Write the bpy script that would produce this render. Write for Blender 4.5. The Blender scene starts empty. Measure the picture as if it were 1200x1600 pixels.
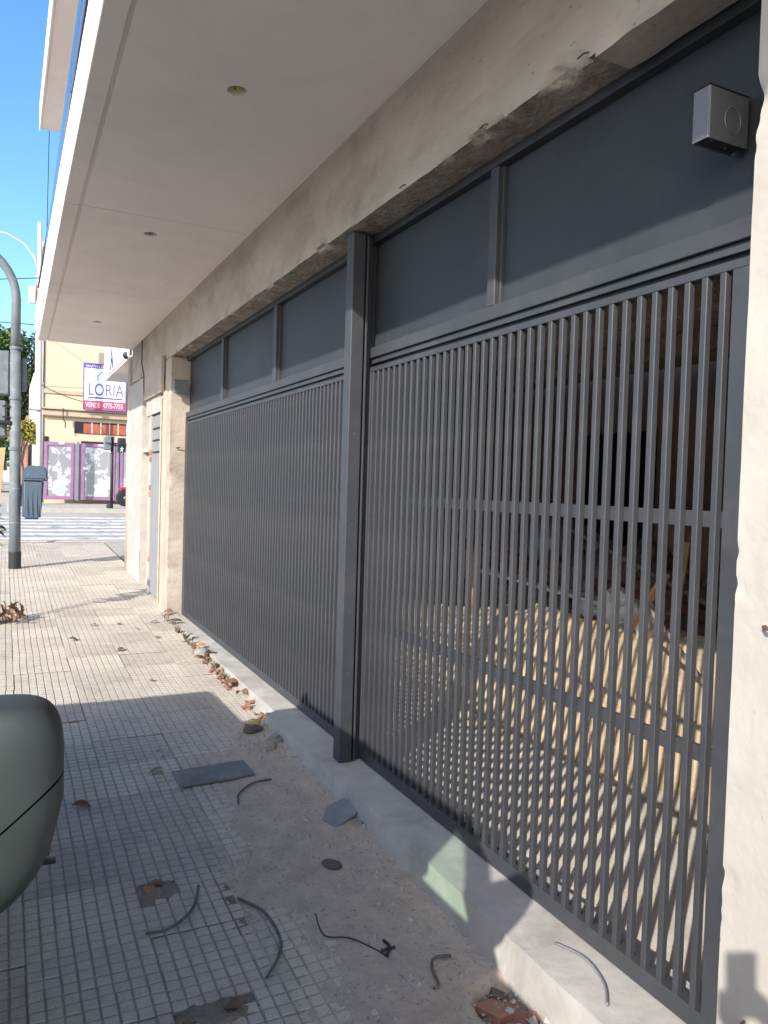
import bpy, bmesh, math, random
from mathutils import Vector, Matrix, noise, Euler
R_ = math.radians
sc = bpy.context.scene
col = sc.collection

# ------------------------------------------------------------------ camera
cam_d = bpy.data.cameras.new('camera'); cam = bpy.data.objects.new('camera', cam_d); col.objects.link(cam)
cam_d.sensor_fit = 'VERTICAL'; cam_d.sensor_height = 32.0; cam_d.lens = 24.0
cam_d.clip_start = 0.02; cam_d.clip_end = 3000
ZC = 1.62
_y = Vector((-594/1200., -56/1200., 1.0)); _n = Vector((-.030, 1, 0)); _n.z = -(_n.x*_y.x + _y.y)
_y.normalize(); _n.normalize(); _x = _n.cross(_y)
cr = Vector((_x.x, _y.x, -_n.x)); cd = Vector((_x.y, _y.y, -_n.y)); cf = Vector((_x.z, _y.z, -_n.z))
m = Matrix((( cr.x, -cd.x, -cf.x, 0), (cr.y, -cd.y, -cf.y, 0), (cr.z, -cd.z, -cf.z, ZC), (0, 0, 0, 1)))
cam.matrix_world = m
sc.camera = cam

# ------------------------------------------------------------------ sky, sun, exposure
SUN_AZ, SUN_EL = R_(52.8), R_(28.5)          # the way the light travels (from +Y towards +X) and its height
w = bpy.data.worlds.new('World'); sc.world = w; w.use_nodes = True
nt = w.node_tree; nt.nodes.clear()
sky = nt.nodes.new('ShaderNodeTexSky'); sky.sky_type = 'NISHITA'; sky.sun_disc = False
sky.sun_elevation = SUN_EL; sky.sun_rotation = SUN_AZ + math.pi
sky.air_density = 0.85; sky.dust_density = 1.3; sky.ozone_density = 2.6
bg = nt.nodes.new('ShaderNodeBackground'); bg.inputs['Strength'].default_value = 0.15
wo = nt.nodes.new('ShaderNodeOutputWorld')
hs_ = nt.nodes.new('ShaderNodeHueSaturation'); hs_.inputs['Saturation'].default_value = 1.22
nt.links.new(sky.outputs[0], hs_.inputs['Color']); wb = nt.nodes.new('ShaderNodeMix'); wb.data_type = 'RGBA'; wb.blend_type = 'MULTIPLY'; wb.inputs[0].default_value = 1.0; wb.inputs[7].default_value = (1.03, .98, .90, 1)
nt.links.new(hs_.outputs[0], wb.inputs[6]); nt.links.new(wb.outputs[2], bg.inputs[0]); nt.links.new(bg.outputs[0], wo.inputs[0])
sd = bpy.data.lights.new('sun', 'SUN'); sd.energy = 2.45; sd.angle = R_(0.53); sd.color = (1.0, 0.95, 0.87)
so = bpy.data.objects.new('sun', sd); col.objects.link(so)
ldir = Vector((math.sin(SUN_AZ)*math.cos(SUN_EL), math.cos(SUN_AZ)*math.cos(SUN_EL), -math.sin(SUN_EL)))
so.rotation_euler = ldir.to_track_quat('-Z', 'Y').to_euler(); so.location = (-20, -15, 20)
sc.view_settings.view_transform = 'Standard'; sc.view_settings.look = 'None'
sc.view_settings.exposure = 1.44; sc.view_settings.gamma = 1.0
sc.view_settings.use_curve_mapping = False
sc.render.engine = 'CYCLES'
sc.cycles.max_bounces = 8; sc.cycles.diffuse_bounces = 5; sc.cycles.transparent_max_bounces = 12

rnd = random.Random(7)
SL = 0.035
def G(y): return SL*(min(max(y, -8), 32) - 3.0)     # the pavement climbs gently along the street
TILT = math.atan(SL)

# ------------------------------------------------------------------ materials
MATS = {}
def mat(name, c1, c2=None, rough=0.8, scale=6.0, detail=6, bump=0.0, bscale=40.0, metal=0.0, spec=0.35,
        speck=None, speck_scale=120.0, speck_lim=0.62, stain=None, stain_scale=1.2, stain_lo=0.5, stain_hi=0.7, objrand=0.0,
        stretch=(1, 1, 1), coat=0.0, bdist=0.01):
    if name in MATS: return MATS[name]
    M = bpy.data.materials.new(name); M.use_nodes = True; n = M.node_tree.nodes; l = M.node_tree.links
    b = n['Principled BSDF']; b.inputs['Roughness'].default_value = rough; b.inputs['Metallic'].default_value = metal
    b.inputs['Specular IOR Level'].default_value = spec; b.inputs['Coat Weight'].default_value = coat
    tc = n.new('ShaderNodeTexCoord'); mp = n.new('ShaderNodeMapping'); mp.inputs['Scale'].default_value = stretch
    oi = n.new('ShaderNodeObjectInfo'); va = n.new('ShaderNodeVectorMath'); va.operation = 'ADD'
    sc_ = n.new('ShaderNodeVectorMath'); sc_.operation = 'SCALE'; cb = n.new('ShaderNodeCombineXYZ')
    for i in range(3): l.new(oi.outputs['Random'], cb.inputs[i])
    l.new(cb.outputs[0], sc_.inputs[0]); sc_.inputs['Scale'].default_value = 37.0 if objrand else 0.0
    l.new(tc.outputs['Object'], mp.inputs[0]); l.new(mp.outputs[0], va.inputs[0]); l.new(sc_.outputs[0], va.inputs[1])
    V = va.outputs[0]
    if c2 is None: c2 = tuple(x*0.8 for x in c1)
    nz = n.new('ShaderNodeTexNoise'); nz.inputs['Scale'].default_value = scale; nz.inputs['Detail'].default_value = detail
    nz.inputs['Roughness'].default_value = 0.62
    l.new(V, nz.inputs['Vector'])
    rp = n.new('ShaderNodeValToRGB'); rp.color_ramp.elements[0].position = 0.32; rp.color_ramp.elements[1].position = 0.68
    rp.color_ramp.elements[0].color = (*c2, 1); rp.color_ramp.elements[1].color = (*c1, 1)
    l.new(nz.outputs['Fac'], rp.inputs[0]); C = rp.outputs[0]
    def mix(fac, A, Bc, mode='MIX'):
        mx = n.new('ShaderNodeMix'); mx.data_type = 'RGBA'; mx.blend_type = mode
        if hasattr(fac, 'is_output'): l.new(fac, mx.inputs[0])
        else: mx.inputs[0].default_value = fac
        l.new(A, mx.inputs[6])
        if hasattr(Bc, 'is_output'): l.new(Bc, mx.inputs[7])
        else: mx.inputs[7].default_value = (*Bc, 1)
        return mx.outputs[2]
    if stain:
        sn = n.new('ShaderNodeTexNoise'); sn.inputs['Scale'].default_value = stain_scale; sn.inputs['Detail'].default_value = 9
        sn.inputs['Roughness'].default_value = 0.7; sn.inputs['Distortion'].default_value = 0.6
        l.new(V, sn.inputs['Vector'])
        r2 = n.new('ShaderNodeMapRange'); r2.inputs[1].default_value = stain_lo; r2.inputs[2].default_value = stain_hi
        l.new(sn.outputs['Fac'], r2.inputs[0]); C = mix(r2.outputs[0], C, stain)
    if speck:
        pn = n.new('ShaderNodeTexNoise'); pn.inputs['Scale'].default_value = speck_scale; pn.inputs['Detail'].default_value = 2
        l.new(V, pn.inputs['Vector'])
        r3 = n.new('ShaderNodeMapRange'); r3.inputs[1].default_value = speck_lim; r3.inputs[2].default_value = speck_lim+0.06
        l.new(pn.outputs['Fac'], r3.inputs[0]); C = mix(r3.outputs[0], C, speck)
    if objrand:
        mr = n.new('ShaderNodeMapRange'); mr.inputs[3].default_value = 1-objrand; mr.inputs[4].default_value = 1+objrand
        l.new(oi.outputs['Random'], mr.inputs[0])
        cc = n.new('ShaderNodeCombineColor')
        for i in range(3): l.new(mr.outputs[0], cc.inputs[i])
        C = mix(1.0, C, cc.outputs[0], 'MULTIPLY')
    l.new(C, b.inputs['Base Color'])
    if bump:
        bn = n.new('ShaderNodeTexNoise'); bn.inputs['Scale'].default_value = bscale; bn.inputs['Detail'].default_value = 8
        l.new(V, bn.inputs['Vector'])
        bp = n.new('ShaderNodeBump'); bp.inputs['Strength'].default_value = bump; bp.inputs['Distance'].default_value = bdist
        l.new(bn.outputs['Fac'], bp.inputs['Height']); l.new(bp.outputs[0], b.inputs['Normal'])
    MATS[name] = M
    return M

def glass_mat(name, tint, gloss=0.12, rough=0.02):
    if name in MATS: return MATS[name]
    M = bpy.data.materials.new(name); M.use_nodes = True; n = M.node_tree.nodes; l = M.node_tree.links
    n.remove(n['Principled BSDF'])
    t = n.new('ShaderNodeBsdfTransparent'); t.inputs[0].default_value = (*tint, 1)
    g = n.new('ShaderNodeBsdfGlossy'); g.inputs['Roughness'].default_value = rough
    lw = n.new('ShaderNodeLayerWeight'); lw.inputs[0].default_value = .5
    pw_ = n.new('ShaderNodeMath'); pw_.operation = 'POWER'; pw_.inputs[1].default_value = 4.0; l.new(lw.outputs['Facing'], pw_.inputs[0])
    f = n.new('ShaderNodeMath'); f.operation = 'MULTIPLY_ADD'; f.inputs[1].default_value = .9; f.inputs[2].default_value = .05; l.new(pw_.outputs[0], f.inputs[0])
    mx = n.new('ShaderNodeMixShader'); l.new(f.outputs[0], mx.inputs[0]); l.new(t.outputs[0], mx.inputs[1]); l.new(g.outputs[0], mx.inputs[2])
    l.new(mx.outputs[0], n['Material Output'].inputs[0]); MATS[name] = M
    return M

m_tile = mat('pavement_tile', (.48, .43, .365), (.37, .33, .285), .88, 9, 8, .5, 90, speck=(.27, .25, .23), speck_scale=160, stain=(.52, .46, .38), stain_scale=1.6, stain_lo=.42, stain_hi=.66, objrand=.09, bdist=.004)
m_joint = mat('joint_dirt', (.34, .30, .255), (.25, .22, .19), .95, 30, 4, .5, 80)
m_bed = mat('mortar_bed', (.30, .25, .20), (.17, .14, .115), .95, 12, 8, .8, 60, bdist=.02)
m_dirt = mat('dusty_soil', (.50, .41, .325), (.37, .30, .24), .95, 9, 12, 1.0, 45, speck=(.24, .205, .175), speck_scale=60, speck_lim=.63, stain=(.42, .375, .32), stain_scale=2.0, bdist=.006)
m_road = mat('asphalt', (.38, .355, .32), (.30, .28, .255), .9, 3, 8, .4, 120, stain=(.42, .39, .355), stain_scale=.35)
m_paint = mat('worn_road_paint', (.72, .71, .68), (.6, .59, .56), .8, 5, 8, .2, 60, stain=(.25, .24, .225), stain_scale=3.2, stain_lo=.5, stain_hi=.6)
m_kerb = mat('kerb_stone', (.45, .41, .355), (.355, .325, .285), .9, 5, 8, .4, 50)
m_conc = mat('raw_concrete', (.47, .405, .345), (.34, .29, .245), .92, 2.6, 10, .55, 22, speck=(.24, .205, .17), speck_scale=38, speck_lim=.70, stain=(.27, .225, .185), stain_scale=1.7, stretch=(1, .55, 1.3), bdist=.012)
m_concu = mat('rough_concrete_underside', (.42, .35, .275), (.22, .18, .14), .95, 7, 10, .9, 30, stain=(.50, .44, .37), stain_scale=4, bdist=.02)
m_pil = mat('pale_plaster', (.44, .41, .365), (.365, .34, .30), .9, 3.2, 10, .22, 40, stain=(.37, .34, .30), stain_scale=2.6, stain_lo=.58, stain_hi=.78, speck=(.31, .28, .245), speck_scale=26, speck_lim=.74, bdist=.01)
m_soff = mat('soffit_plaster', (.84, .755, .70), (.77, .695, .645), .9, .9, 6, .18, 14, stain=(.70, .62, .57), stain_scale=1.1, stain_lo=.48, stain_hi=.78, bdist=.01)
m_fasc = mat('white_fascia', (.82, .79, .74), (.74, .71, .66), .8, 2, 6, .15, 30)
m_ledge = mat('new_cement', (.50, .475, .435), (.37, .35, .32), .85, 4.5, 12, .45, 24, stain=(.31, .285, .25), stain_scale=2.8, stain_lo=.48, stain_hi=.72, speck=(.40, .37, .33), speck_scale=22, speck_lim=.72, bdist=.006)
m_steel = mat('anthracite_paint', (.050, .053, .061), (.040, .043, .050), .5, 4, 6, .04, 60, spec=.32, stain=(.066, .067, .071), stain_scale=3.5, stain_lo=.48, stain_hi=.75)
m_panel = mat('anthracite_panel', (.040, .044, .051), (.031, .035, .042), .55, 1.5, 8, .06, 5, spec=.28, stain=(.052, .055, .061), stain_scale=1.8, stain_lo=.5, stain_hi=.8)
m_mesh = mat('lamp_cage_metal', (.20, .205, .22), (.16, .165, .178), .40, 160, 2, .3, 300, metal=.4)
m_blackm = mat('black_metal', (.03, .032, .035), (.02, .022, .024), .5, 10)
m_galv = mat('grey_metal', (.30, .31, .32), (.23, .24, .25), .45, 6, metal=.5)
m_rust = mat('rusty_steel', (.17, .085, .05), (.09, .05, .035), .9, 30, 6, .5, 90)
m_tube = mat('dark_bent_tube', (.16, .15, .14), (.08, .078, .076), .7, 20, 5, .3, 80)
m_floor = mat('cement_floor', (.66, .60, .52), (.54, .48, .41), .9, 2, 9, .3, 40, stain=(.44, .38, .31), stain_scale=.9)
m_sand = mat('yellow_sand', (.56, .44, .295), (.42, .325, .215), .95, 3.5, 12, .5, 14, stain=(.36, .28, .20), stain_scale=2.2, stain_lo=.52, stain_hi=.72, bdist=.03)
m_inw = mat('stained_inner_wall', (.54, .40, .32), (.42, .31, .245), .95, 1.3, 9, .4, 20, stain=(.28, .23, .20), stain_scale=.6)
m_dark = mat('dark_opening', (.02, .024, .028), (.015, .018, .02), .8)
m_wood = mat('bare_wood', (.50, .31, .19), (.38, .22, .13), .8, 5, 8, .3, 30, stretch=(6, 6, .7))
m_wood2 = mat('weathered_wood', (.27, .22, .18), (.18, .145, .12), .9, 5, 8, .4, 30, stretch=(6, 6, .7))
m_bag = mat('white_sack', (.74, .74, .72), (.58, .58, .57), .6, 8, 6, .3, 20)
m_red = mat('faded_red_paint', (.17, .05, .045), (.11, .035, .03), .7, 6)
m_green = mat('faded_green_tarp', (.06, .13, .11), (.04, .09, .08), .7, 6)
m_brick = mat('red_brick', (.42, .20, .14), (.30, .15, .11), .95, 18, 6, .7, 60, objrand=.25)
m_rock = mat('rubble_stone', (.50, .46, .41), (.35, .32, .29), .95, 14, 6, .7, 50, objrand=.2)
m_slate = mat('slate_shard', (.21, .235, .245), (.15, .175, .19), .55, 9, 6, .2, 50)
m_yel = mat('yellow_scrap', (.62, .52, .20), (.45, .37, .14), .8, 20)
m_cover = mat('grey_cover_plate', (.17, .185, .19), (.125, .14, .148), .6, 12, 6, .3, 60, stain=(.26, .25, .235), stain_scale=7, stain_lo=.5, stain_hi=.7)
m_cream = mat('cream_wall', (.62, .49, .345), (.57, .45, .315), .9, .6, 6, .1, 10, stain=(.66, .50, .32), stain_scale=.35)
m_trim = mat('stone_trim', (.50, .39, .28), (.40, .31, .22), .9, 2, 6)
m_purp = mat('purple_paint', (.33, .17, .30), (.25, .125, .23), .6, 4)
m_purp2 = mat('grey_violet_paint', (.24, .21, .25), (.18, .16, .19), .6, 4)
m_shut = mat('red_brown_shutter', (.40, .115, .06), (.30, .085, .045), .7, 4)
m_white = mat('white_print', (.86, .86, .87), (.82, .82, .83), .6, 3)
m_violet = mat('violet_print', (.14, .11, .40), (.12, .09, .36), .6, 3)
m_redp = mat('red_print', (.72, .07, .14), (.66, .06, .12), .6, 3)
m_navy = mat('dark_blue_print', (.05, .055, .16), (.04, .045, .13), .6, 3)
m_pole = mat('grey_pole_paint', (.16, .185, .205), (.125, .145, .16), .6, 6, 6, .1, 40, stain=(.22, .235, .24), stain_scale=5)
m_bin = mat('grey_plastic', (.085, .125, .175), (.072, .108, .15), .5, 5, 5, .05, 60)
m_leaf = mat('leaf_green', (.085, .14, .035), (.04, .08, .02), .6, 3, 3, objrand=.2)
m_leaf2 = mat('leaf_dark_green', (.05, .085, .03), (.025, .05, .018), .6, 3, 3, objrand=.2)
m_leafy = mat('leaf_yellow_green', (.25, .24, .05), (.15, .16, .035), .6, 3, 3)
m_leafl = mat('leaf_pale_green', (.24, .33, .14), (.16, .24, .09), .5, 20, 3)
m_dry = mat('dry_leaf', (.27, .16, .09), (.15, .09, .055), .85, 15, 5, objrand=.35)
m_bark = mat('bark', (.13, .10, .08), (.08, .06, .05), .95, 12, 8, .7, 30, stretch=(1, 1, .3))
m_wall2 = mat('far_grey_wall', (.58, .54, .49), (.50, .46, .42), .9, 1, 6)
m_pinkst = mat('peach_plaster', (.50, .41, .33), (.41, .335, .27), .9, 3, 8, .3, 30, stain=(.33, .27, .22), stain_scale=3, stain_lo=.52, stain_hi=.72)
m_gryst = mat('pale_grey_plaster', (.44, .41, .37), (.36, .335, .30), .9, 3, 8, .2, 30, stain=(.30, .275, .25), stain_scale=2.5, stain_lo=.52, stain_hi=.75)
m_peel = mat('peeling_paint', (.64, .63, .60), (.28, .32, .33), .9, 9, 9, .4, 20)
m_door = mat('grey_wood_door', (.27, .275, .28), (.20, .205, .215), .8, 4, 8, .3, 30, stretch=(5, 5, .5))
m_truck = mat('olive_grey_car_paint', (.115, .125, .105), (.10, .11, .092), .38, 3, 4, spec=.5, coat=.25)
m_mirr = mat('olive_mirror_housing', (.030, .037, .034), (.024, .030, .028), .55, 4, 6, .03, 200, spec=.45, stain=(.028, .032, .029), stain_scale=5, stain_lo=.5, stain_hi=.8)
m_rub = mat('tyre_rubber', (.025, .025, .026), (.018, .018, .018), .85, 20)
m_chrome = mat('polished_metal', (.6, .6, .6), (.55, .55, .55), .2, 5, metal=1.0)
m_lamp = mat('headlamp_lens', (.6, .62, .64), (.5, .52, .54), .1, 5, spec=.8)
m_seat = mat('seat_fabric', (.05, .05, .055), (.035, .035, .04), .9, 20)
m_cloth = mat('dark_clothing', (.05, .055, .07), (.035, .04, .05), .9, 10)
m_denim = mat('denim', (.07, .09, .14), (.05, .065, .1), .9, 10)
m_skin = mat('skin', (.52, .33, .24), (.46, .28, .20), .55, 12)
m_hair = mat('hair', (.03, .022, .018), (.02, .015, .012), .7, 30)
m_moto = mat('red_scooter_paint', (.60, .02, .07), (.5, .015, .055), .3, 5, coat=.5)
m_orange = mat('orange_banner', (.50, .36, .20), (.42, .30, .16), .7, 5)
g_truck = glass_mat('green_tinted_glass', (.80, .94, .83))
g_bal = glass_mat('balustrade_glass', (.72, .86, .95))

def poster_mat(name, seed, a, bcol, c):
    M = bpy.data.materials.new(name); M.use_nodes = True; n = M.node_tree.nodes; l = M.node_tree.links
    b = n['Principled BSDF']; b.inputs['Roughness'].default_value = .75
    tc = n.new('ShaderNodeTexCoord'); mp = n.new('ShaderNodeMapping'); mp.inputs['Location'].default_value = (seed*3.1, seed*1.7, seed*2.3)
    l.new(tc.outputs['Object'], mp.inputs[0])
    nz = n.new('ShaderNodeTexNoise'); nz.inputs['Scale'].default_value = 2.6; nz.inputs['Detail'].default_value = 9; nz.inputs['Roughness'].default_value = .72
    l.new(mp.outputs[0], nz.inputs['Vector'])
    r = n.new('ShaderNodeValToRGB'); r.color_ramp.interpolation = 'CONSTANT'
    r.color_ramp.elements[0].color = (*a, 1); r.color_ramp.elements[0].position = 0
    r.color_ramp.elements[1].color = (*bcol, 1); r.color_ramp.elements[1].position = .50
    e = r.color_ramp.elements.new(.585); e.color = (*c, 1)
    e = r.color_ramp.elements.new(.635); e.color = (.62, .63, .64, 1)
    l.new(nz.outputs['Fac'], r.inputs[0]); l.new(r.outputs[0], b.inputs['Base Color'])
    return M
m_post = [poster_mat('torn_posters_a', 1, (.25, .25, .27), (.60, .61, .62), (.22, .48, .56)),
          poster_mat('torn_posters_b', 4, (.28, .29, .285), (.61, .62, .62), (.40, .50, .53)),
          poster_mat('torn_posters_c', 9, (.30, .31, .31), (.60, .61, .61), (.22, .42, .32))]

# ------------------------------------------------------------------ mesh helpers
class MB:
    def __init__(s): s.v = []; s.f = []; s.mi = []
    def add(s, vs, fs, mi=0):
        o = len(s.v); s.v += [tuple(v) for v in vs]; s.f += [tuple(i+o for i in f) for f in fs]; s.mi += [mi]*len(fs); return s
    def box(s, x0, x1, y0, y1, z0, z1, mi=0):
        return s.add([(x0, y0, z0), (x1, y0, z0), (x1, y1, z0), (x0, y1, z0), (x0, y0, z1), (x1, y0, z1), (x1, y1, z1), (x0, y1, z1)],
                     [(3, 2, 1, 0), (4, 5, 6, 7), (0, 1, 5, 4), (1, 2, 6, 5), (2, 3, 7, 6), (3, 0, 4, 7)], mi)
    def prism(s, poly, axis, a, b, mi=0):
        n = len(poly)
        def P(p, t): return {'x': (t, p[0], p[1]), 'y': (p[0], t, p[1]), 'z': (p[0], p[1], t)}[axis]
        vs = [P(p, a) for p in poly] + [P(p, b) for p in poly]
        fs = [tuple(range(n)), tuple(range(2*n-1, n-1, -1))] + [(i, i+n, (i+1) % n+n, (i+1) % n) for i in range(n)]
        return s.add(vs, fs, mi)
    def tube(s, pts, r, seg=8, cap=True, mi=0):
        pts = [Vector(p) for p in pts]; n = len(pts); rs = r if isinstance(r, (list, tuple)) else [r]*n
        vs = []; up = None
        for i, p in enumerate(pts):
            t = (pts[min(i+1, n-1)] - pts[max(i-1, 0)]).normalized()
            if up is None: up = Vector((0, 0, 1)) if abs(t.z) < .9 else Vector((1, 0, 0))
            a = t.cross(up); 
            if a.length < 1e-5: a = t.cross(Vector((0, 1, 0)))
            a.normalize(); b = a.cross(t).normalized(); up = b
            for k in range(seg):
                an = 2*math.pi*k/seg; vs.append(p + (a*math.cos(an) + b*math.sin(an))*rs[i])
        fs = []
        for i in range(n-1):
            for k in range(seg):
                fs.append((i*seg+k, i*seg+(k+1) % seg, (i+1)*seg+(k+1) % seg, (i+1)*seg+k))
        if cap: fs += [tuple(range(seg-1, -1, -1)), tuple((n-1)*seg+k for k in range(seg))]
        return s.add(vs, fs, mi)
    def lathe(s, prof, c, axis='z', seg=20, mi=0):
        vs = []; n = len(prof)
        for (r, h) in prof:
            for k in range(seg):
                a = 2*math.pi*k/seg; u, v = r*math.cos(a), r*math.sin(a)
                vs.append({'z': (c[0]+u, c[1]+v, c[2]+h), 'x': (c[0]+h, c[1]+u, c[2]+v), 'y': (c[0]+u, c[1]+h, c[2]+v)}[axis])
        fs = [(i*seg+k, i*seg+(k+1) % seg, (i+1)*seg+(k+1) % seg, (i+1)*seg+k) for i in range(n-1) for k in range(seg)]
        fs += [tuple(range(seg)), tuple((n-1)*seg+k for k in range(seg-1, -1, -1))]
        return s.add(vs, fs, mi)
    def build(s, name, mats, parent=None, bevel=0, smooth=False, seg=1):
        me = bpy.data.meshes.new(name); me.from_pydata(s.v, [], s.f)
        if not isinstance(mats, (list, tuple)): mats = [mats]
        for q in mats: me.materials.append(q)
        for p, i in zip(me.polygons, s.mi): p.material_index = i
        bm = bmesh.new(); bm.from_mesh(me)
        bmesh.ops.recalc_face_normals(bm, faces=bm.faces)
        if bevel:
            ed = [e for e in bm.edges if len(e.link_faces) == 2 and e.calc_face_angle(0) > .5]
            bmesh.ops.bevel(bm, geom=ed, offset=bevel, segments=seg, affect='EDGES', clamp_overlap=True)
        bm.to_mesh(me); bm.free()
        if smooth: me.polygons.foreach_set('use_smooth', [True]*len(me.polygons)); 
        o = bpy.data.objects.new(name, me); col.objects.link(o)
        if parent: o.parent = parent
        return o
def smooth_angle(o, ang=40):
    me = o.data
    me.polygons.foreach_set('use_smooth', [True]*len(me.polygons))
    me.set_sharp_from_angle(angle=R_(ang))
    return o
def tag(o, label, cat, group=None):
    o['label'] = label; o['category'] = cat
    if group: o['group'] = group
    return o
def thing(name, label, cat, loc=(0, 0, 0), rz=0, group=None):
    o = bpy.data.objects.new(name, None); col.objects.link(o); o.location = loc; o.rotation_euler = (0, 0, rz); o.empty_display_size = .1
    return tag(o, label, cat, group)
def struct(o): o['kind'] = 'structure'; return o
def bx(name, mt, parent, *b, bevel=0.002):
    return MB().box(*b).build(name, mt, parent, bevel=bevel)
def share(name, mesh, parent, loc, rot=(0, 0, 0), scale=(1, 1, 1)):
    o = bpy.data.objects.new(name, mesh); col.objects.link(o); o.location = loc; o.rotation_euler = rot; o.scale = scale
    if parent: o.parent = parent
    return o
def text_part(name, s, mt, parent, size, loc, rot, depth=.004, sx=1.0, align='LEFT'):
    c = bpy.data.curves.new(name, 'FONT'); c.body = s; c.size = size; c.extrude = depth; c.align_x = align; c.resolution_u = 3
    t = bpy.data.objects.new(name, c); col.objects.link(t)
    dg = bpy.context.evaluated_depsgraph_get(); me = bpy.data.meshes.new_from_object(t.evaluated_get(dg))
    bpy.data.objects.remove(t); bpy.data.curves.remove(c)
    me.name = name; me.materials.clear(); me.materials.append(mt)
    return share(name, me, parent, loc, rot, (sx, 1, 1))

def fbm(p, oct_=4):
    a, t, f = 1.0, 0.0, 1.0
    for _ in range(oct_): t += a*noise.noise(p*f); a *= .5; f *= 2.1
    return t
def rough_box(name, mats, parent, b, res, amp, fs=6.0, seed=0, chip=0.0, chip_edges=(), mat_fn=None):
    x0, x1, y0, y1, z0, z1 = b
    nx, ny, nz_ = [max(1, round((q-p)/res)) for p, q in ((x0, x1), (y0, y1), (z0, z1))]
    idx = {}; V = []; F = []; MI = []; off = Vector((seed*7.3, seed*3.1, seed*5.7))
    def vid(i, j, k):
        if (i, j, k) in idx: return idx[i, j, k]
        p = Vector((x0+(x1-x0)*i/nx, y0+(y1-y0)*j/ny, z0+(z1-z0)*k/nz_))
        d = Vector((fbm(p*fs+off), fbm(p*fs+off+Vector((31, 0, 0))), fbm(p*fs+off+Vector((0, 57, 0)))))*amp
        for (ax, val, ax2, val2) in chip_edges:           # ragged arris: eat the edge away
            dd = math.hypot(p[ax]-val, p[ax2]-val2)
            if dd < .09:
                q = max(0, 1.5*fbm(p*5+off*2, 3)-.30+.55*noise.noise(p*26+off)+.06)*chip*(1-dd/.09)**1.5
                ctr = Vector(((x0+x1)/2, (y0+y1)/2, (z0+z1)/2)); 
                d[ax] += q*(1 if ctr[ax] > val else -1); d[ax2] += q*(1 if ctr[ax2] > val2 else -1)
        idx[i, j, k] = len(V); V.append(p+d); return idx[i, j, k]
    def quad(a, b_, c, d, mi): F.append((a, b_, c, d)); MI.append(mi)
    mf = mat_fn or (lambda s: 0)
    for i in range(nx):
        for j in range(ny):
            quad(vid(i, j, 0), vid(i, j+1, 0), vid(i+1, j+1, 0), vid(i+1, j, 0), mf('z0')); quad(vid(i, j, nz_), vid(i+1, j, nz_), vid(i+1, j+1, nz_), vid(i, j+1, nz_), mf('z1'))
    for i in range(nx):
        for k in range(nz_):
            quad(vid(i, 0, k), vid(i+1, 0, k), vid(i+1, 0, k+1), vid(i, 0, k+1), mf('y0')); quad(vid(i, ny, k), vid(i, ny, k+1), vid(i+1, ny, k+1), vid(i+1, ny, k), mf('y1'))
    for j in range(ny):
        for k in range(nz_):
            quad(vid(0, j, k), vid(0, j, k+1), vid(0, j+1, k+1), vid(0, j+1, k), mf('x0')); quad(vid(nx, j, k), vid(nx, j+1, k), vid(nx, j+1, k+1), vid(nx, j, k+1), mf('x1'))
    mb = MB(); mb.v = V; mb.f = F; mb.mi = MI
    o = mb.build(name, mats, parent); smooth_angle(o, 38); return o
def rock_mesh(name, mt, seed, flat=.7, sub=1, hard=True):
    bm = bmesh.new(); bmesh.ops.create_icosphere(bm, subdivisions=sub, radius=1)
    for v in bm.verts:
        q = 1+.45*noise.noise(v.co*1.3+Vector((seed*5.1, 0, 0)))+.2*noise.noise(v.co*3.1+Vector((0, seed*2.7, 0)))
        v.co *= q
        if hard: v.co += Vector([round(t*2.2)/2.2-t for t in v.co])*.55
        v.co.z *= flat
    zmin = min(v.co.z for v in bm.verts)
    for v in bm.verts: v.co.z -= zmin
    me = bpy.data.meshes.new(name); bm.to_mesh(me); bm.free(); me.materials.append(mt); return me

# ------------------------------------------------------------------ ground
mb = MB()
ys = [-400, -8, 0, 8, 15, 24, 32, 60, 600]
for a, b in zip(ys[:-1], ys[1:]):
    mb.add([(-400, a, G(a)-.13), (400, a, G(a)-.13), (400, b, G(b)-.13), (-400, b, G(b)-.13)], [(0, 1, 2, 3)])
road = struct(mb.build('road', m_road))
for i in range(7):                                       # zebra bars of the crossing
    y = 16.9 + i*.86
    q = MB().add([(-1.2, y, G(y)-.126), (5.5, y, G(y)-.126), (5.5, y+.46, G(y+.46)-.126), (-1.2, y+.46, G(y+.46)-.126)], [(0, 1, 2, 3)])
    q.build('crosswalk_stripe', m_paint, road)

mb = MB()                                                # pavement bed under the tiles
def slab(mb, x0, x1, y0, y1, top, bot=-.4, n=1):
    for i in range(n):
        a, b = y0+(y1-y0)*i/n, y0+(y1-y0)*(i+1)/n
        mb.add([(x0, a, bot), (x1, a, bot), (x1, b, bot), (x0, b, bot), (x0, a, G(a)+top), (x1, a, G(a)+top), (x1, b, G(b)+top), (x0, b, G(b)+top)],
               [(3, 2, 1, 0), (4, 5, 6, 7), (0, 1, 5, 4), (1, 2, 6, 5), (2, 3, 7, 6), (3, 0, 4, 7)])
slab(mb, -.30, 1.75, -6, 15.6, -.028)
pave = struct(mb.build('sidewalk', m_bed))
mb = MB(); slab(mb, -.46, -.304, -6, 15.75, -.004, n=1); k = struct(mb.build('kerb', m_kerb, bevel=.015))
mb = MB(); slab(mb, -.302, 4.2, 15.605, 15.76, -.006); k = struct(mb.build('kerb', m_kerb, bevel=.015))
mb = MB(); slab(mb, 1.76, 8, 8.6, 15.6, -.010); struct(mb.build('corner_pavement', m_kerb))
mb = MB(); slab(mb, .1, 14, 24.2, 60, 0.0); struct(mb.build('far_sidewalk', m_kerb, bevel=.01))

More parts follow.
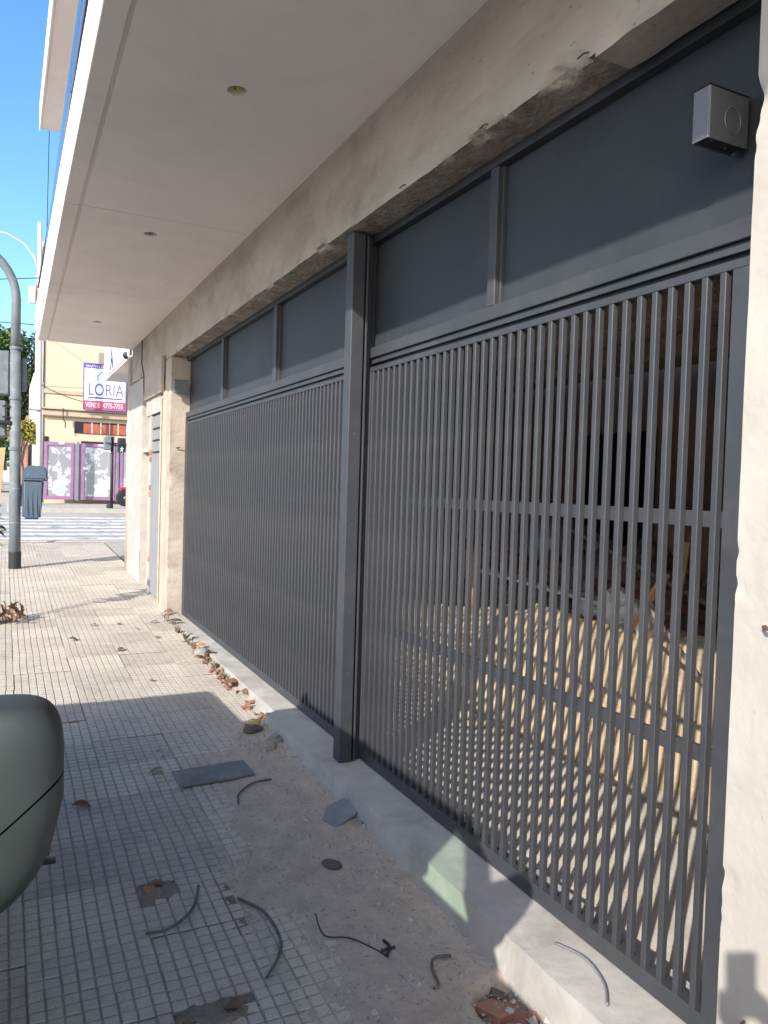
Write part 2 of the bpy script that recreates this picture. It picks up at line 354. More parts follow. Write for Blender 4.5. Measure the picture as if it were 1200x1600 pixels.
T = .405; NC = 8; CP = T/NC
def tile_mesh(seed, holes=(), worn=.0):
    r = random.Random(seed); mb = MB(); d = .0050
    for i in range(NC):
        for j in range(NC):
            x0, y0 = i*CP, j*CP
            if (i, j) in holes: continue
            mb.add([(x0, y0, -d), (x0+CP, y0, -d), (x0+CP, y0+CP, -d), (x0, y0+CP, -d)], [(0, 1, 2, 3)], 1)
            gx, gy = .0030+r.uniform(-.0006, .0008), .0042+r.uniform(-.0006, .001)
            e = .0020; h = r.uniform(-.0011, .0006) - (r.random() < .06+worn)*r.uniform(.001, .005)
            a = [x0+gx, x0+CP-gx, y0+gy, y0+CP-gy]; tl = [h+r.uniform(-.0008, .0008) for _ in range(4)]
            mb.add([(a[0], a[2], -d), (a[1], a[2], -d), (a[1], a[3], -d), (a[0], a[3], -d),
                    (a[0]+e, a[2]+e, tl[0]), (a[1]-e, a[2]+e, tl[1]), (a[1]-e, a[3]-e, tl[2]), (a[0]+e, a[3]-e, tl[3])],
                   [(4, 5, 6, 7), (0, 1, 5, 4), (1, 2, 6, 5), (2, 3, 7, 6), (3, 0, 4, 7)])
    q = T-.003
    mb.add([(.003, .003, -d-.0002), (q, .003, -d-.0002), (q, q, -d-.0002), (.003, q, -d-.0002), (.003, .003, -.03), (q, .003, -.03), (q, q, -.03), (.003, q, -.03)],
           [(0, 4, 5, 1), (1, 5, 6, 2), (2, 6, 7, 3), (3, 7, 4, 0)], 1)
    o = mb.build('tile', [m_tile, m_joint]); me = o.data; bpy.data.objects.remove(o); return me
TM = [tile_mesh(s) for s in range(4)] + [tile_mesh(9, worn=.15)]
special = {(4, -5): tile_mesh(23, {(i, j) for i in (1, 2, 3, 4, 5) for j in (0, 1, 2)}), (4, -6): tile_mesh(24, {(i, j) for i in (1, 2, 3, 4, 5) for j in (5, 6, 7)}), (2, -3): tile_mesh(21, {(0, 5), (0, 6), (1, 5), (1, 6), (2, 6), (0, 4)}, .1), (2, -5): tile_mesh(22, {(0, 7), (1, 7), (0, 6), (2, 7), (3, 7), (4, 7)}, .1)}
for ci, x in enumerate([.49-2*T, .49-T, .49, .49+T, .49+2*T]):
    for rj in range(-9, 29):
        y = 3.98 + rj*T
        if y+T > 15.6: continue
        me = special.get((ci, rj)) or TM[rnd.choice([0, 0, 1, 1, 2, 2, 3, 3, 4])]
        o = share('tile', me, pave, (x+rnd.uniform(-.002, .002), y, G(y)+rnd.uniform(-.0035, .002)-(rnd.random() < .08)*.004),
                  (TILT+rnd.uniform(-.006, .006), rnd.uniform(-.006, .006), rnd.uniform(-.005, .005)))

soil_h = {}
# dusty soil drifted over the tiles next to the ledge
mb = MB(); nx, ny = 62, 230; X0, X1, Y0, Y1 = .42, 1.64, .45, 5.05
for j in range(ny+1):
    for i in range(nx+1):
        x, y = X0+(X1-X0)*i/nx, Y0+(Y1-Y0)*j/ny
        p = Vector((x, y, 0))
        e = .90 + .05*noise.noise(Vector((y*1.3, 3, 0))) + (max(0, y-3.2))*.22
        e += .10*fbm(Vector((x*2.5, y*2.5, 8)))
        s = min(1, max(0, (x-e+.20)/.40)); s = s*s*(3-2*s)
        h = -.0115 + .0150*s + .004*s*min(1, max(0, (x-1.05)/.25)) + .0042*fbm(p*5)*s + .0016*fbm(p*22) + .011*max(0, fbm(p*2.3+Vector((4, 0, 0))))*s
        if x > 1.36: h += .03*(x-1.36)*(1+fbm(p*7))
        q = math.hypot((x-1.47)/.11, (y-1.96)/.14)
        if q < 1: h -= .06*min(1, 2.2*(1-q*q))
        h -= .02*max(0, (y-4.6)/.4) 
        if s < .02 and x < .86: h = -.04
        for (hx_, hy_, rx_, ry_) in ((.56, 3.06, .15, .13), (.62, 2.30, .20, .11)):
            q = math.hypot((x-hx_)/rx_, (y-hy_)/ry_)
            if q < 1: h = max(h, -.030+.036*(1-q*q)+.012*fbm(p*14)+.004*noise.noise(p*60))
        mb.v.append((x, y, G(y)+h)); soil_h[i, j] = max(G(y)+h, G(y)-.002)
for j in range(ny):
    for i in range(nx):
        a = j*(nx+1)+i; mb.f.append((a, a+1, a+nx+2, a+nx+1)); mb.mi.append(0)
for k_, f_ in enumerate(mb.f):
    cx_, cy_ = sum(mb.v[q][0] for q in f_)/4, sum(mb.v[q][1] for q in f_)/4
    if cx_ < .84: mb.mi[k_] = 1
soil = mb.build('dusty_soil', [m_dirt, m_bed], smooth=True); soil['kind'] = 'stuff'; soil['label'] = 'dusty soil drifted over the tiles along the ledge'; soil['category'] = 'soil'

# ------------------------------------------------------------------ the building with the steel gates
b1 = thing('building', 'concrete building with a deep overhanging slab above two dark steel gates', 'building', (1.6, 5, 0))
def P(o):
    return o
def child(o, par):
    o.parent = par; o.matrix_parent_inverse = Matrix.Translation(-Vector(par.location)); return o
SZ = 3.451                                               # soffit height
def XE(y): return .308 + .0099*max(0, y-3.2) + .045*min(1, max(0, 2.85-y)/.4)                    # outer edge of the slab; unseen near end set back to raise its shadow
segs = [(-1.2, 2.80), (2.80, 5.59), (5.59, 8.03), (8.03, 11.33)]
hole_at = {1: (.955, 3.6), 2: (.955, 5.97), 3: (.955, 9.6), 0: (.955, 1.2)}
for i, (ya, yb) in enumerate(segs):
    mb = MB(); g = .004 if i != 1 else .0
    a, b = ya+.003, yb-.003
    if i == 0: b = yb+.003
    gx = lambda y: XE(y)+.118
    # the panel as a grid with a hole left round the lamp recess
    hx, hy = hole_at[i]; n = 20; r = .048
    bm = bmesh.new(); es = []
    for loop in ([(gx(a), a), (1.6, a), (1.6, b), (gx(b), b)], [(hx+r*math.cos(2*math.pi*k/n), hy+r*math.sin(2*math.pi*k/n)) for k in range(n)]):
        vv = [bm.verts.new((x, y, SZ)) for x, y in loop]; es += [bm.edges.new((vv[k], vv[(k+1) % len(vv)])) for k in range(len(vv))]
    bmesh.ops.triangle_fill(bm, use_beauty=True, use_dissolve=False, edges=es); bm.verts.index_update()
    mb.add([v.co[:] for v in bm.verts], [[v.index for v in f.verts] for f in bm.faces]); bm.free()
    ring = [(hx+r*math.cos(2*math.pi*k/n), hy+r*math.sin(2*math.pi*k/n)) for k in range(n)]
    mb.add([(x, y, SZ) for x, y in ring]+[(x, y, SZ+.09) for x, y in ring], [(k, (k+1) % n, n+(k+1) % n, n+k) for k in range(n)]+[tuple(range(n, 2*n))])
    mb.add([(gx(a), a, SZ), (1.6, a, SZ), (1.6, b, SZ), (gx(b), b, SZ), (gx(a), a, SZ+.05), (1.6, a, SZ+.05), (1.6, b, SZ+.05), (gx(b), b, SZ+.05)],
           [(0, 1, 5, 4), (2, 3, 7, 6), (3, 0, 4, 7)])
    o = child(mb.build('soffit_panel', m_soff), b1)
    # wires and a socket hanging in the recess
    wv = MB()
    for k in range(3):
        an = k*2.1+i; wv.tube([(hx+.02*math.cos(an), hy+.02*math.sin(an), SZ+.085), (hx+.03*math.cos(an+.6), hy+.03*math.sin(an+.6), SZ+.03), (hx+.012*math.cos(an+2), hy+.02*math.sin(an+2), SZ+.0)], .004, 5)
    wv.lathe([(.001, .012), (.013, .012), (.013, .05), (.001, .05)], (hx+.01, hy+.012, SZ), 'z', 10)
    o2 = wv.build('lamp_wiring', m_yel if i == 1 else m_galv, o); o2.matrix_parent_inverse = Matrix.Identity(4); o2.parent = o
    mb = MB()                                            # the edge strip outside the drip groove
    A, B = a, b
    vs = []
    for y in (A, B):
        x = XE(y); vs += [(x, y, SZ-.004), (x+.100, y, SZ-.004), (x+.100, y, SZ+.06), (x, y, SZ+.06)]
    mb.add(vs, [(0, 1, 5, 4), (1, 2, 6, 5), (2, 3, 7, 6), (3, 0, 4, 7), (0, 3, 2, 1), (4, 5, 6, 7)])
    o = child(mb.build('soffit_edge_strip', m_soff, bevel=.004), b1)
    mb = MB(); vs = []
    for y in (a, b): x = XE(y); vs += [(x+.1005, y, SZ+.011), (x+.1175, y, SZ+.011), (x+.1175, y, SZ+.04), (x+.1005, y, SZ+.04)]
    mb.add(vs, [(0, 1, 5, 4), (1, 2, 6, 5), (2, 3, 7, 6), (3, 0, 4, 7), (0, 3, 2, 1), (4, 5, 6, 7)]); child(mb.build('drip_groove', m_soff), b1)
mb = MB(); ya, yb = -1.2, 11.33                           # white band with drip mouldings
for (dx0, dx1, z0, z1) in ((-.012, .03, SZ+.010, SZ+.035), (-.02, .03, SZ+.045, SZ+.070), (-.03, .06, SZ+.08, 3.93)):
    vs = []
    for y in (ya, yb):
        x = XE(y); vs += [(x+dx0, y, z0), (x+dx1, y, z0), (x+dx1, y, z1), (x+dx0, y, z1)]
    mb.add(vs, [(0, 1, 5, 4), (1, 2, 6, 5), (2, 3, 7, 6), (3, 0, 4, 7), (0, 3, 2, 1), (4, 5, 6, 7)])
child(mb.build('fascia', m_fasc, bevel=.004), b1)
mb = MB(); vs = []
for y in (ya, yb): vs += [(XE(y)+.05, y, SZ+.065), (1.9, y, SZ+.065), (1.9, y, SZ+.2), (XE(y)+.05, y, SZ+.2)]
mb.add(vs, [(0, 1, 5, 4), (1, 2, 6, 5), (2, 3, 7, 6), (3, 0, 4, 7), (0, 3, 2, 1), (4, 5, 6, 7)])
child(mb.build('floor_slab', m_soff), b1)
for i in range(6):                                       # glass balustrade
    y0 = ya+.1+i*2.06; mb = MB(); vs = []
    for y in (y0, min(y0+2.03, yb-.05)):
        x = XE(y)+.0; vs += [(x, y, 3.935), (x+.01, y, 3.935), (x+.01, y, 4.13), (x, y, 4.13)]
    mb.add(vs, [(0, 1, 5, 4), (1, 2, 6, 5), (2, 3, 7, 6), (3, 0, 4, 7), (0, 3, 2, 1), (4, 5, 6, 7)])
    child(mb.build('balustrade_pane', g_bal), b1)
mb = MB(); vs = []
for y in (ya, yb): vs += [(XE(y)-.02, y, 4.132), (XE(y)+.03, y, 4.132), (XE(y)+.03, y, 4.16), (XE(y)-.02, y, 4.16)]
mb.add(vs, [(0, 1, 5, 4), (1, 2, 6, 5), (2, 3, 7, 6), (3, 0, 4, 7), (0, 3, 2, 1), (4, 5, 6, 7)])
child(mb.build('handrail', m_navy, bevel=.004), b1)
child(bx('upper_balcony_slab', m_soff, None, .40, 1.9, -1.2, 11.75, 6.40, 6.62, bevel=.01), b1)
child(bx('upper_balcony_edge', m_fasc, None, .375, .398, -1.2, 11.75, 6.36, 6.75, bevel=.003), b1)
child(bx('upper_wall', m_pil, None, 1.605, 1.9, -1.2, 11.33, SZ+.205, 9.5, bevel=.01), b1)
for i in range(4):
    o = child(bx('window', m_blackm, None, 1.585, 1.603, -.2+i*2.9, 1.3+i*2.9, 4.3, 5.9, bevel=.004), b1)
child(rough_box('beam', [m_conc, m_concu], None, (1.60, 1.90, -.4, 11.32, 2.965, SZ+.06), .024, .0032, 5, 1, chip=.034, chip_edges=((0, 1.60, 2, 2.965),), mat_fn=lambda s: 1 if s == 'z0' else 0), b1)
child(rough_box('beam_patch', [m_conc], None, (1.592, 1.735, .2, 1.86, 2.945, 2.99), .025, .004, 8, 5, chip=.01, chip_edges=((0, 1.592, 2, 2.945),)), b1)
near = child(rough_box('pillar', [m_pil], None, (1.60, 2.05, .15, 1.288, -.1, 2.955), .012, .0011, 5, 2, chip=.013, chip_edges=((0, 1.60, 1, 1.293),)), b1)
child(rough_box('pillar', [m_conc, m_pil], None, (1.60, 2.0, 8.46, 8.80, G(8.6)-.1, 2.96), .03, .004, 5, 3, chip=.02, chip_edges=((0, 1.60, 1, 8.46),), mat_fn=lambda s: 0), b1)
# rebar and wire stubs standing out of the raw plaster
for (y, z, l, a) in ((1.205, 1.32, .045, .2), (1.17, .98, .05, -.3), (1.155, .845, .05, -.25), (1.19, 1.84, .03, .5), (1.215, .37, .07, -.7), (1.20, .215, .06, -.8), (1.14, 1.50, .03, .1)):
    o = MB().tube([(1.615, y, z), (1.585, y-.01, z+.003), (1.572, y-l*.6, z+l*.25*a), (1.568, y-l, z+l*.6*a)], .0045, 6).build('rebar_stub', m_rust, None, smooth=True); child(o, b1)
for (y, z) in ((1.9, 2.985), (2.45, 2.99), (3.1, 2.985)):
    o = MB().tube([(1.612, y, z), (1.588, y+.01, z-.006), (1.585, y+.035, z-.012)], .003, 5).build('rebar_stub', m_rust, None); child(o, b1)
o = MB().tube([(1.68, 8.46, 1.985), (1.66, 8.435, 1.98), (1.70, 8.42, 1.99)], .007, 6).build('rebar_stub', m_rust, None); child(o, b1)
# the room behind the gates
child(bx('back_wall', m_inw, None, 7.5, 7.7, -.5, 14, -.05, 6.5), b1)
child(bx('side_wall', m_inw, None, 2.06, 7.5, .7, .95, -.05, 3.6), b1)
child(bx('side_wall', m_inw, None, 2.01, 7.5, 11.0, 11.2, -.05, 3.6), b1)
child(bx('front_wall', m_inw, None, 1.81, 2.0, 8.81, 11.0, 0.0, 2.96), b1)
child(bx('ceiling', m_conc, None, 1.905, 7.38, .95, 11.0, 3.2, 3.4), b1)  # stops short of the back wall: gap added so sky light brightens it
for x in (3.2, 4.5, 5.8): child(bx('ceiling_joist', m_concu, None, x, x+.16, .95, 11.0, 2.98, 3.195, bevel=.008), b1)
child(bx('doorway', m_dark, None, 7.44, 7.497, 7.3, 8.7, 0, 2.45), b1)
child(bx('inner_column', m_inw, None, 5.6, 5.95, 8.6, 8.95, 0, 2.97, bevel=.01), b1)
floor = struct(MB().box(1.7, 7.5, .95, 11.0, -.2, 0.0).build('floor', m_floor))

# ledge under the gates
lg = thing('concrete_ledge', 'pale cement ledge running along the foot of the dark gates', 'ledge', (1.6, 4, 0))
def sloped(o):
    for v in o.data.vertices:
        if v.co.z > .05: v.co.z += .0072*(v.co.y-1.5)
    return o
child(sloped(rough_box('near_length', [m_ledge], None, (1.54, 1.92, .6, 4.74, -.16, .118), .03, .0028, 7, 11, chip=.010, chip_edges=((0, 1.54, 2, .118),))), lg)
child(sloped(rough_box('far_length', [m_ledge], None, (1.598, 1.92, 4.742, 8.50, -.16, .122), .035, .0028, 7, 12, chip=.012, chip_edges=((0, 1.598, 2, .122),))), lg)
def LZ(y): return .120 + .0072*(y-1.5)

# ------------------------------------------------------------------ gates
def gate(name, label, ya, yb, y_first, n, rails, sw_=.046):
    g = thing(name, label, 'gate', (1.76, (ya+yb)/2, LZ((ya+yb)/2)))
    zb = LZ((ya+yb)/2)
    def c(o): return child(o, g)
    top = 2.262; sk = (LZ(yb)-LZ(ya))/(yb-ya)
    o = bx('bottom_rail', m_steel, None, 1.755, 1.80, ya, yb, LZ(ya)+.004, LZ(ya)+.062, bevel=.002)
    for v in o.data.vertices: v.co.z += sk*(v.co.y-ya)
    c(o)
    c(bx('top_rail', m_steel, None, 1.757, 1.80, ya, yb, 2.236, top, bevel=.002))
    c(bx('stile', m_steel, None, 1.7555, 1.7985, ya, ya+sw_, LZ(ya)+.062, 2.236, bevel=.002))
    c(bx('stile', m_steel, None, 1.7555, 1.7985, yb-.05, yb, LZ(yb)+.062, 2.236, bevel=.002))
    for z in rails: c(bx('cross_rail', m_steel, None, 1.7795, 1.7965, ya+sw_, yb-.05, z, z+.046, bevel=.0015))
    hgt = 2.236-LZ((ya+yb)/2)-.045
    me = MB().box(0, .0225, -.0102, .0102, 0, hgt).build('slat', m_steel, None, bevel=.0021)
    sm = me.data; bpy.data.objects.remove(me)
    for k in range(n):
        y = y_first + k*.0620
        if y > yb-.055: break
        o = share('slat', sm, None, (1.7565, y, 2.236-hgt), (0, 0, rnd.uniform(-.004, .004))); c(o)
    return g
gate('barred_gate', 'near dark grey steel gate of thin vertical bars with sand seen through it', 1.392, 3.80, 1.498, 60, (.868, 1.535), .074)
gate('barred_gate', 'far dark grey steel gate of thin vertical bars between post and door', 3.93, 8.40, 3.99, 90, (.868, 1.535))

tr = thing('steel_transom', 'row of dark blue grey steel panels above the barred gates', 'panel', (1.78, 5, 2.3))
def c(o): return child(o, tr)
for (a, b) in ((1.36, 3.84), (3.90, 8.44)):
    c(bx('bottom_rail', m_steel, None, 1.757, 1.83, a, b, 2.312, 2.368, bevel=.002))
    c(bx('track_channel', m_blackm, None, 1.79, 1.83, a, b, 2.266, 2.310, bevel=.001))
    c(bx('track_lip', m_steel, None, 1.772, 1.788, a, b, 2.284, 2.3105, bevel=.001))
    c(bx('top_rail', m_steel, None, 1.757, 1.83, a, b, 2.925, 2.963, bevel=.002))
for (a, b) in ((1.36, 2.607), (2.667, 3.84), (3.90, 5.392), (5.472, 6.905), (6.975, 8.44)):
    c(bx('panel', m_panel, None, 1.797, 1.812, a+.0005, b-.0005, 2.3685, 2.9245, bevel=.001))
for (a, b) in ((2.61, 2.664), (5.395, 5.469), (6.908, 6.972)):
    c(bx('mullion', m_steel, None, 1.760, 1.7965, a, b, 2.3685, 2.9245, bevel=.002))
    c(bx('mullion_lip', m_steel, None, 1.780, 1.7968, a-.014, a-.001, 2.3685, 2.9245, bevel=.001))
for a in (3.802, 3.905): c(bx('mullion', m_steel, None, 1.760, 1.7965, a, a+.036, 2.3685, 2.9245, bevel=.002))
c(bx('jamb', m_steel, None, 1.7575, 1.83, 8.40, 8.452, LZ(8.4), 2.311, bevel=.002))
c(bx('jamb', m_steel, None, 1.7576, 1.83, 1.335, 1.388, LZ(1.4), 2.311, bevel=.002))

po = thing('steel_post', 'square dark steel post standing between the two gates', 'post', (1.69, 3.79, LZ(3.8)))
def c(o): return child(o, po)
c(bx('column', m_steel, None, 1.628, 1.700, 3.735, 3.822, LZ(3.8), 2.957, bevel=.003))
c(bx('rear_column', m_steel, None, 1.7005, 1.755, 3.765, 3.895, LZ(3.8), 2.957, bevel=.003))
c(bx('guide_strip', m_steel, None, 1.712, 1.722, 3.735, 3.764, LZ(3.8), 2.957, bevel=.0015))
for z in (.62, .95, 1.42, 1.9): c(MB().lathe([(.001, 0), (.004, .001), (.004, .004), (.001, .0045)], (1.664, 3.7345, z), 'y', 8).build('rivet', m_galv))

def lamp(loc, label):
    t = thing('wall_lamp', label, 'lamp', loc, 0, 'mesh lamp boxes on the gate header')
    w_, d_, h_ = .052, .150, .136
    def part(name, mt, *b, bevel=.0015): o = MB().box(*b).build(name, mt, t, bevel=bevel); return o
    part('front_plate', m_mesh, -d_, -d_+.003, 0, w_, 0, h_)
    part('side_glass', m_mesh, -d_+.0035, 0, -.001, .002, 0, h_)
    part('side_plate', m_mesh, -d_+.0035, 0, w_-.002, w_+.001, 0, h_)
    part('lid', m_blackm, -d_-.002, .001, -.003, w_+.003, h_+.0005, h_+.004)
    part('bottom_flange', m_blackm, -d_+.004, -.002, .0025, w_-.0025, .006, .009)
    part('back_plate', m_blackm, -.006, -.001, .0022, w_-.0022, .010, h_)
    rg = MB(); n = 22; vs = []
    rg.tube([(-.062+.030*math.cos(2*math.pi*k/n), -.0025, .062+.034*math.sin(2*math.pi*k/n)) for k in range(n+1)], .0014, 5, cap=False); rg.build('bulb_ring', m_galv, t, smooth=True)
    for (a, b) in ((-.12, .014), (-.05, .03)): MB().lathe([(.001, 0), (.003, .001), (.003, -.003), (.001, -.003)], (a, b, .0055), 'z', 8).build('screw', m_galv, t)
    return t
lamp((1.785, 1.462, 2.560), 'small metal mesh box lamp on the dark panel beside the pale pillar')
lamp((1.757, 8.33, 2.56), 'small metal mesh box lamp at the far end of the gate header')

# ------------------------------------------------------------------ the old corner house beyond
b2 = thing('corner_house', 'old peach plaster house front with a narrow grey louvred door', 'house', (1.7, 10, .2))
def c(o): return child(o, b2)
gz = .15
c(rough_box('pilaster', [m_pinkst], None, (1.612, 1.9, 8.805, 9.10, gz, 2.962), .04, .003, 6, 21))
c(rough_box('wall_strip', [m_pinkst], None, (1.585, 1.608, 8.62, 8.83, gz, 2.62), .04, .003, 6, 22, chip=.012, chip_edges=((0, 1.585, 1, 8.62),)))
c(rough_box('lintel', [m_gryst], None, (1.600, 1.9, 9.102, 10.05, 2.42, 2.955), .04, .003, 6, 23))
c(rough_box('shutter_box', [m_conc], None, (1.565, 1.598, 8.86, 10.02, 2.62, 3.02), .04, .004, 6, 24))
c(bx('door_reveal', m_gryst, None, 1.702, 1.9, 9.102, 9.80, gz, 2.42))
dr = c(bx('door', m_door, None, 1.625, 1.70, 9.12, 9.72, .24, 2.40, bevel=.004))
for z in (1.98, 2.12, 2.26):
    o = MB().prism([(1.607, z-.02), (1.6245, z-.03), (1.6245, z-.02), (1.607, z-.01)], 'y', 9.2, 9.62).build('louver', m_blackm); child(o, dr); o.matrix_parent_inverse = Matrix.Identity(4)
for y in (9.20, 9.36, 9.52, 9.66):
    o = bx('door_board', m_door, None, 1.619, 1.6245, y-.075, y+.07, .26, 1.92, bevel=.003); o.parent = dr
c(bx('jamb', m_pil, None, 1.606, 1.76, 9.725, 9.80, gz, 2.42))
for z in (.62, 1.42, 1.50, 1.85, 1.93): c(bx('brick', m_brick, None, 1.600, 1.745, 9.718, 9.79, z, z+.065, bevel=.006))
c(rough_box('recess_wall', [m_gryst, m_peel], None, (1.69, 1.9, 9.802, 10.42, gz, 2.418), .05, .003, 6, 25))
c(rough_box('corner_pier', [m_gryst, m_peel], None, (1.612, 1.9, 10.425, 11.60, gz, 2.96), .05, .003, 6, 26))
c(bx('band', m_gryst, None, 1.62, 1.69, 10.0, 10.42, 1.98, 2.03))
c(bx('patch', m_peel, None, 1.605, 1.610, 10.43, 10.75, .28, .95, bevel=0))
o = MB().tube([(1.635, 11.66, .26), (1.635, 11.66, 3.42)], .045, 12).build('downpipe', m_pinkst, None, smooth=True); c(o)
c(MB().tube([(1.575, 8.86, .25), (1.575, 8.86, 2.55)], .012, 6).build('conduit', m_pinkst))
c(MB().tube([(1.57, 10.3, 3.42), (1.555, 10.2, 3.1), (1.57, 10.12, 2.95), (1.575, 10.08, 2.7)], .008, 6).build('cable', m_blackm))
c(MB().lathe([(.001, 0), (.05, .004), (.055, .05), (.03, .09), (.001, .09)], (1.57, 11.66, 3.42), 'y', 12).build('camera_dome', m_blackm, smooth=True))
c(bx('chamfer_wall', m_gryst, None, 1.92, 2.2, 11.2, 13.2, gz, 6.0))
o = b2; 
aw = thing('shop_awning', 'wedge shaped white shop awning with a dark letter beyond the corner', 'awning', (1.8, 13, 3.36))
def c(o): return child(o, aw)
c(MB().box(1.585, 2.03, 11.62, 14.5, 3.362, 3.40).build('underside', m_soff, bevel=.004))
c(MB().box(1.57, 1.60, 11.62, 14.5, 3.402, 3.95).build('fascia', m_white, bevel=.003))
c(MB().box(1.602, 2.03, 14.46, 14.5, 3.402, 3.95).build('end_panel', m_white, bevel=.003))
c(MB().box(1.602, 2.03, 11.62, 14.458, 3.93, 3.95).build('lid', m_white, bevel=.003))
o = text_part('letter', 'A', m_navy, None, .55, (1.566, 13.6, 3.45), (R_(90), 0, R_(-90)), .003); c(o)
for y in (11.9, 14.2): c(bx('bracket', m_blackm, None, 2.03, 2.2, y, y+.04, 3.37, 3.41))

# ------------------------------------------------------------------ sand and rubble behind the near gate
def sandh(x, y):
    foot = 2.78 + .42*min(1, max(0, (4.6-y)/1.6)) + .08*noise.noise(Vector((y*2, 0, 0)))
    if y > 5.0: foot += (y-5.0)*.22
    s = x-foot
    crest = .64 if y < 5.2 else .64-.16*(y-5.2)
    crest = max(.12, crest)*min(1, max(0, (y-1.5)/1.3))
    h = crest*min(1, max(0, s/1.25)) ; t = s/1.25
    h = crest*(t*t*(3-2*t) if 0 < t < 1 else (1 if t >= 1 else 0))
    if t > 1: h *= max(.25, 1-.45*(t-1))
    if s > 0: h += (.09*fbm(Vector((x*1.9, y*1.9, 0))) + .02*fbm(Vector((x*6, y*6, 2)), 4))*min(1, s*3)
    return h if s > 0 else -.03
mb = MB(); nx, ny = 130, 230
for j in range(ny+1):
    for i in range(nx+1):
        x, y = 2.5+4.4*i/nx, 1.4+9.2*j/ny; mb.v.append((x, y, sandh(x, y)))
for j in range(ny):
    for i in range(nx):
        a = j*(nx+1)+i
        if max(mb.v[q][2] for q in (a, a+1, a+nx+2, a+nx+1)) > -.02: mb.f.append((a, a+1, a+nx+2, a+nx+1)); mb.mi.append(0)
tag(mb.build('sand_pile', m_sand, smooth=True), 'long heap of yellow sand behind the near barred gate', 'sand')
mb = MB()
for _ in range(420):
    y = rnd.uniform(2.3, 8.5); x = rnd.uniform(2.6, 4.6); z = sandh(x, y)
    if z < -.01: z = 0.0
    q = rnd.uniform(.008, .03)*(1+1.3*(rnd.random() < .1)); a = rnd.uniform(0, 6); vs = []
    for k in range(5): vs.append((x+q*math.cos(a+k*1.257)*rnd.uniform(.7, 1.3), y+q*math.sin(a+k*1.257)*rnd.uniform(.7, 1.3), z-.004))
    vs.append((x, y, z+q*rnd.uniform(.5, 1.0))); mb.add(vs, [(k, (k+1) % 5, 5) for k in range(5)])
o = mb.build('sand_clods', m_sand); o['kind'] = 'stuff'; o['label'] = 'clods of sand scattered over the heap and floor'; o['category'] = 'clods'
def heap(x, y):
    d = math.hypot((x-5.6)/1.15, (y-6.2)/3.4)
    return (1.15*max(0, 1-d)**.75)*(1+.35*fbm(Vector((x*1.7, y*1.7, 5)))) + .10*fbm(Vector((x*6, y*6, 1))) - .05 if d < 1 else -.05
mb = MB(); nx, ny = 60, 150
for j in range(ny+1):
    for i in range(nx+1):
        x, y = 4.4+2.4*i/nx, 2.7+7.0*j/ny; mb.v.append((x, y, heap(x, y)))
for j in range(ny):
    for i in range(nx):
        a = j*(nx+1)+i
        if max(mb.v[q][2] for q in (a, a+1, a+nx+2, a+nx+1)) > -.04: mb.f.append((a, a+1, a+nx+2, a+nx+1)); mb.mi.append(0)
tag(mb.build('rubble_heap', mat('brown_rubble', (.20, .14, .115), (.09, .065, .055), .95, 9, 9, .9, 25, stain=(.30, .25, .22), stain_scale=5, bdist=.03)), 'dark brown heap of rubble rising behind the yellow sand', 'rubble')
def plank(a, b, wd, th, mt, label, cat='plank', name='wood_plank', group=None):
    a, b = Vector(a), Vector(b); t = (b-a); L = t.length
    o = MB().box(-wd/2, wd/2, -th/2, th/2, 0, L).build(name, mt, None, bevel=.003)
    o.location = a; o.rotation_mode = 'QUATERNION'; o.rotation_quaternion = t.to_track_quat('Z', 'Y')
    return tag(o, label, cat, group)
plank((4.25, 3.95, .45), (4.55, 4.1, 1.28), .06, .03, m_wood, 'orange toned wood stake standing upright in the sand heap')
plank((4.1, 4.25, .55), (3.95, 3.72, 1.10), .05, .03, m_wood, 'shorter orange wood stake crossing the sand heap')
plank((4.0, 6.2, .2), (4.15, 6.25, 1.35), .05, .04, m_wood, 'thin upright wood batten at the left of the sand heap')
plank((5.3, 4.3, .62), (5.25, 8.4, .95), .16, .10, m_red, 'faded red steel beam lying behind the sand heap', 'beam', 'steel_beam')
plank((5.0, 5.1, .60), (4.9, 7.2, .72), .20, .035, m_bag, 'pale board lying flat on top of the sand heap', 'board', 'pale_board')
plank((5.0, 3.0, .45), (5.6, 6.6, 1.25), .22, .04, m_wood2, 'long weathered plank propped up behind the sand heap')
plank((5.9, 5.3, .3), (6.3, 7.9, 1.5), .26, .05, m_wood2, 'wide weathered plank leaning towards the dark back wall')
plank((3.75, 3.0, .35), (4.3, 3.75, .58), .04, .04, m_tube, 'dark bent bar sticking out of the sand', 'bar', 'metal_bar')
plank((3.9, 3.25, .40), (3.6, 3.55, .95), .05, .025, m_wood2, 'grey splintered stake at the right end of the sand', 'stake', 'wood_stake')
for (x, y, s, lb) in ((4.35, 4.55, .2, 'crumpled white sack on the crest of the sand heap'), (4.2, 4.12, .15, 'small white sack beside the orange stake'), (5.0, 5.6, .17, 'white sack lying by the pale board')):
    me = rock_mesh('sack', m_bag, x*3, .8, 3, False); o = share('white_sack', me, None, (x, y, sandh(x, y)-.04), (0, 0, y), (s, s*.7, s)); tag(o, lb, 'sack')
cr_ = thing('crate_stack', 'dark green crates stacked by the right inner wall', 'crates', (5.0, 2.6, 0))
for i in range(3):
    child(bx('crate', m_green, None, 4.9, 5.5, 2.2, 2.9, .02+i*.36, .02+i*.36+.34, bevel=.01), cr_)
    for z in (.10, .22): child(bx('crate_slat', m_galv, None, 4.885, 4.898, 2.22, 2.88, z+i*.36, z+i*.36+.06), cr_)
mx = thing('cement_mixer', 'dark drum cement mixer standing behind the sand heap', 'mixer', (5.6, 6.9, 0))
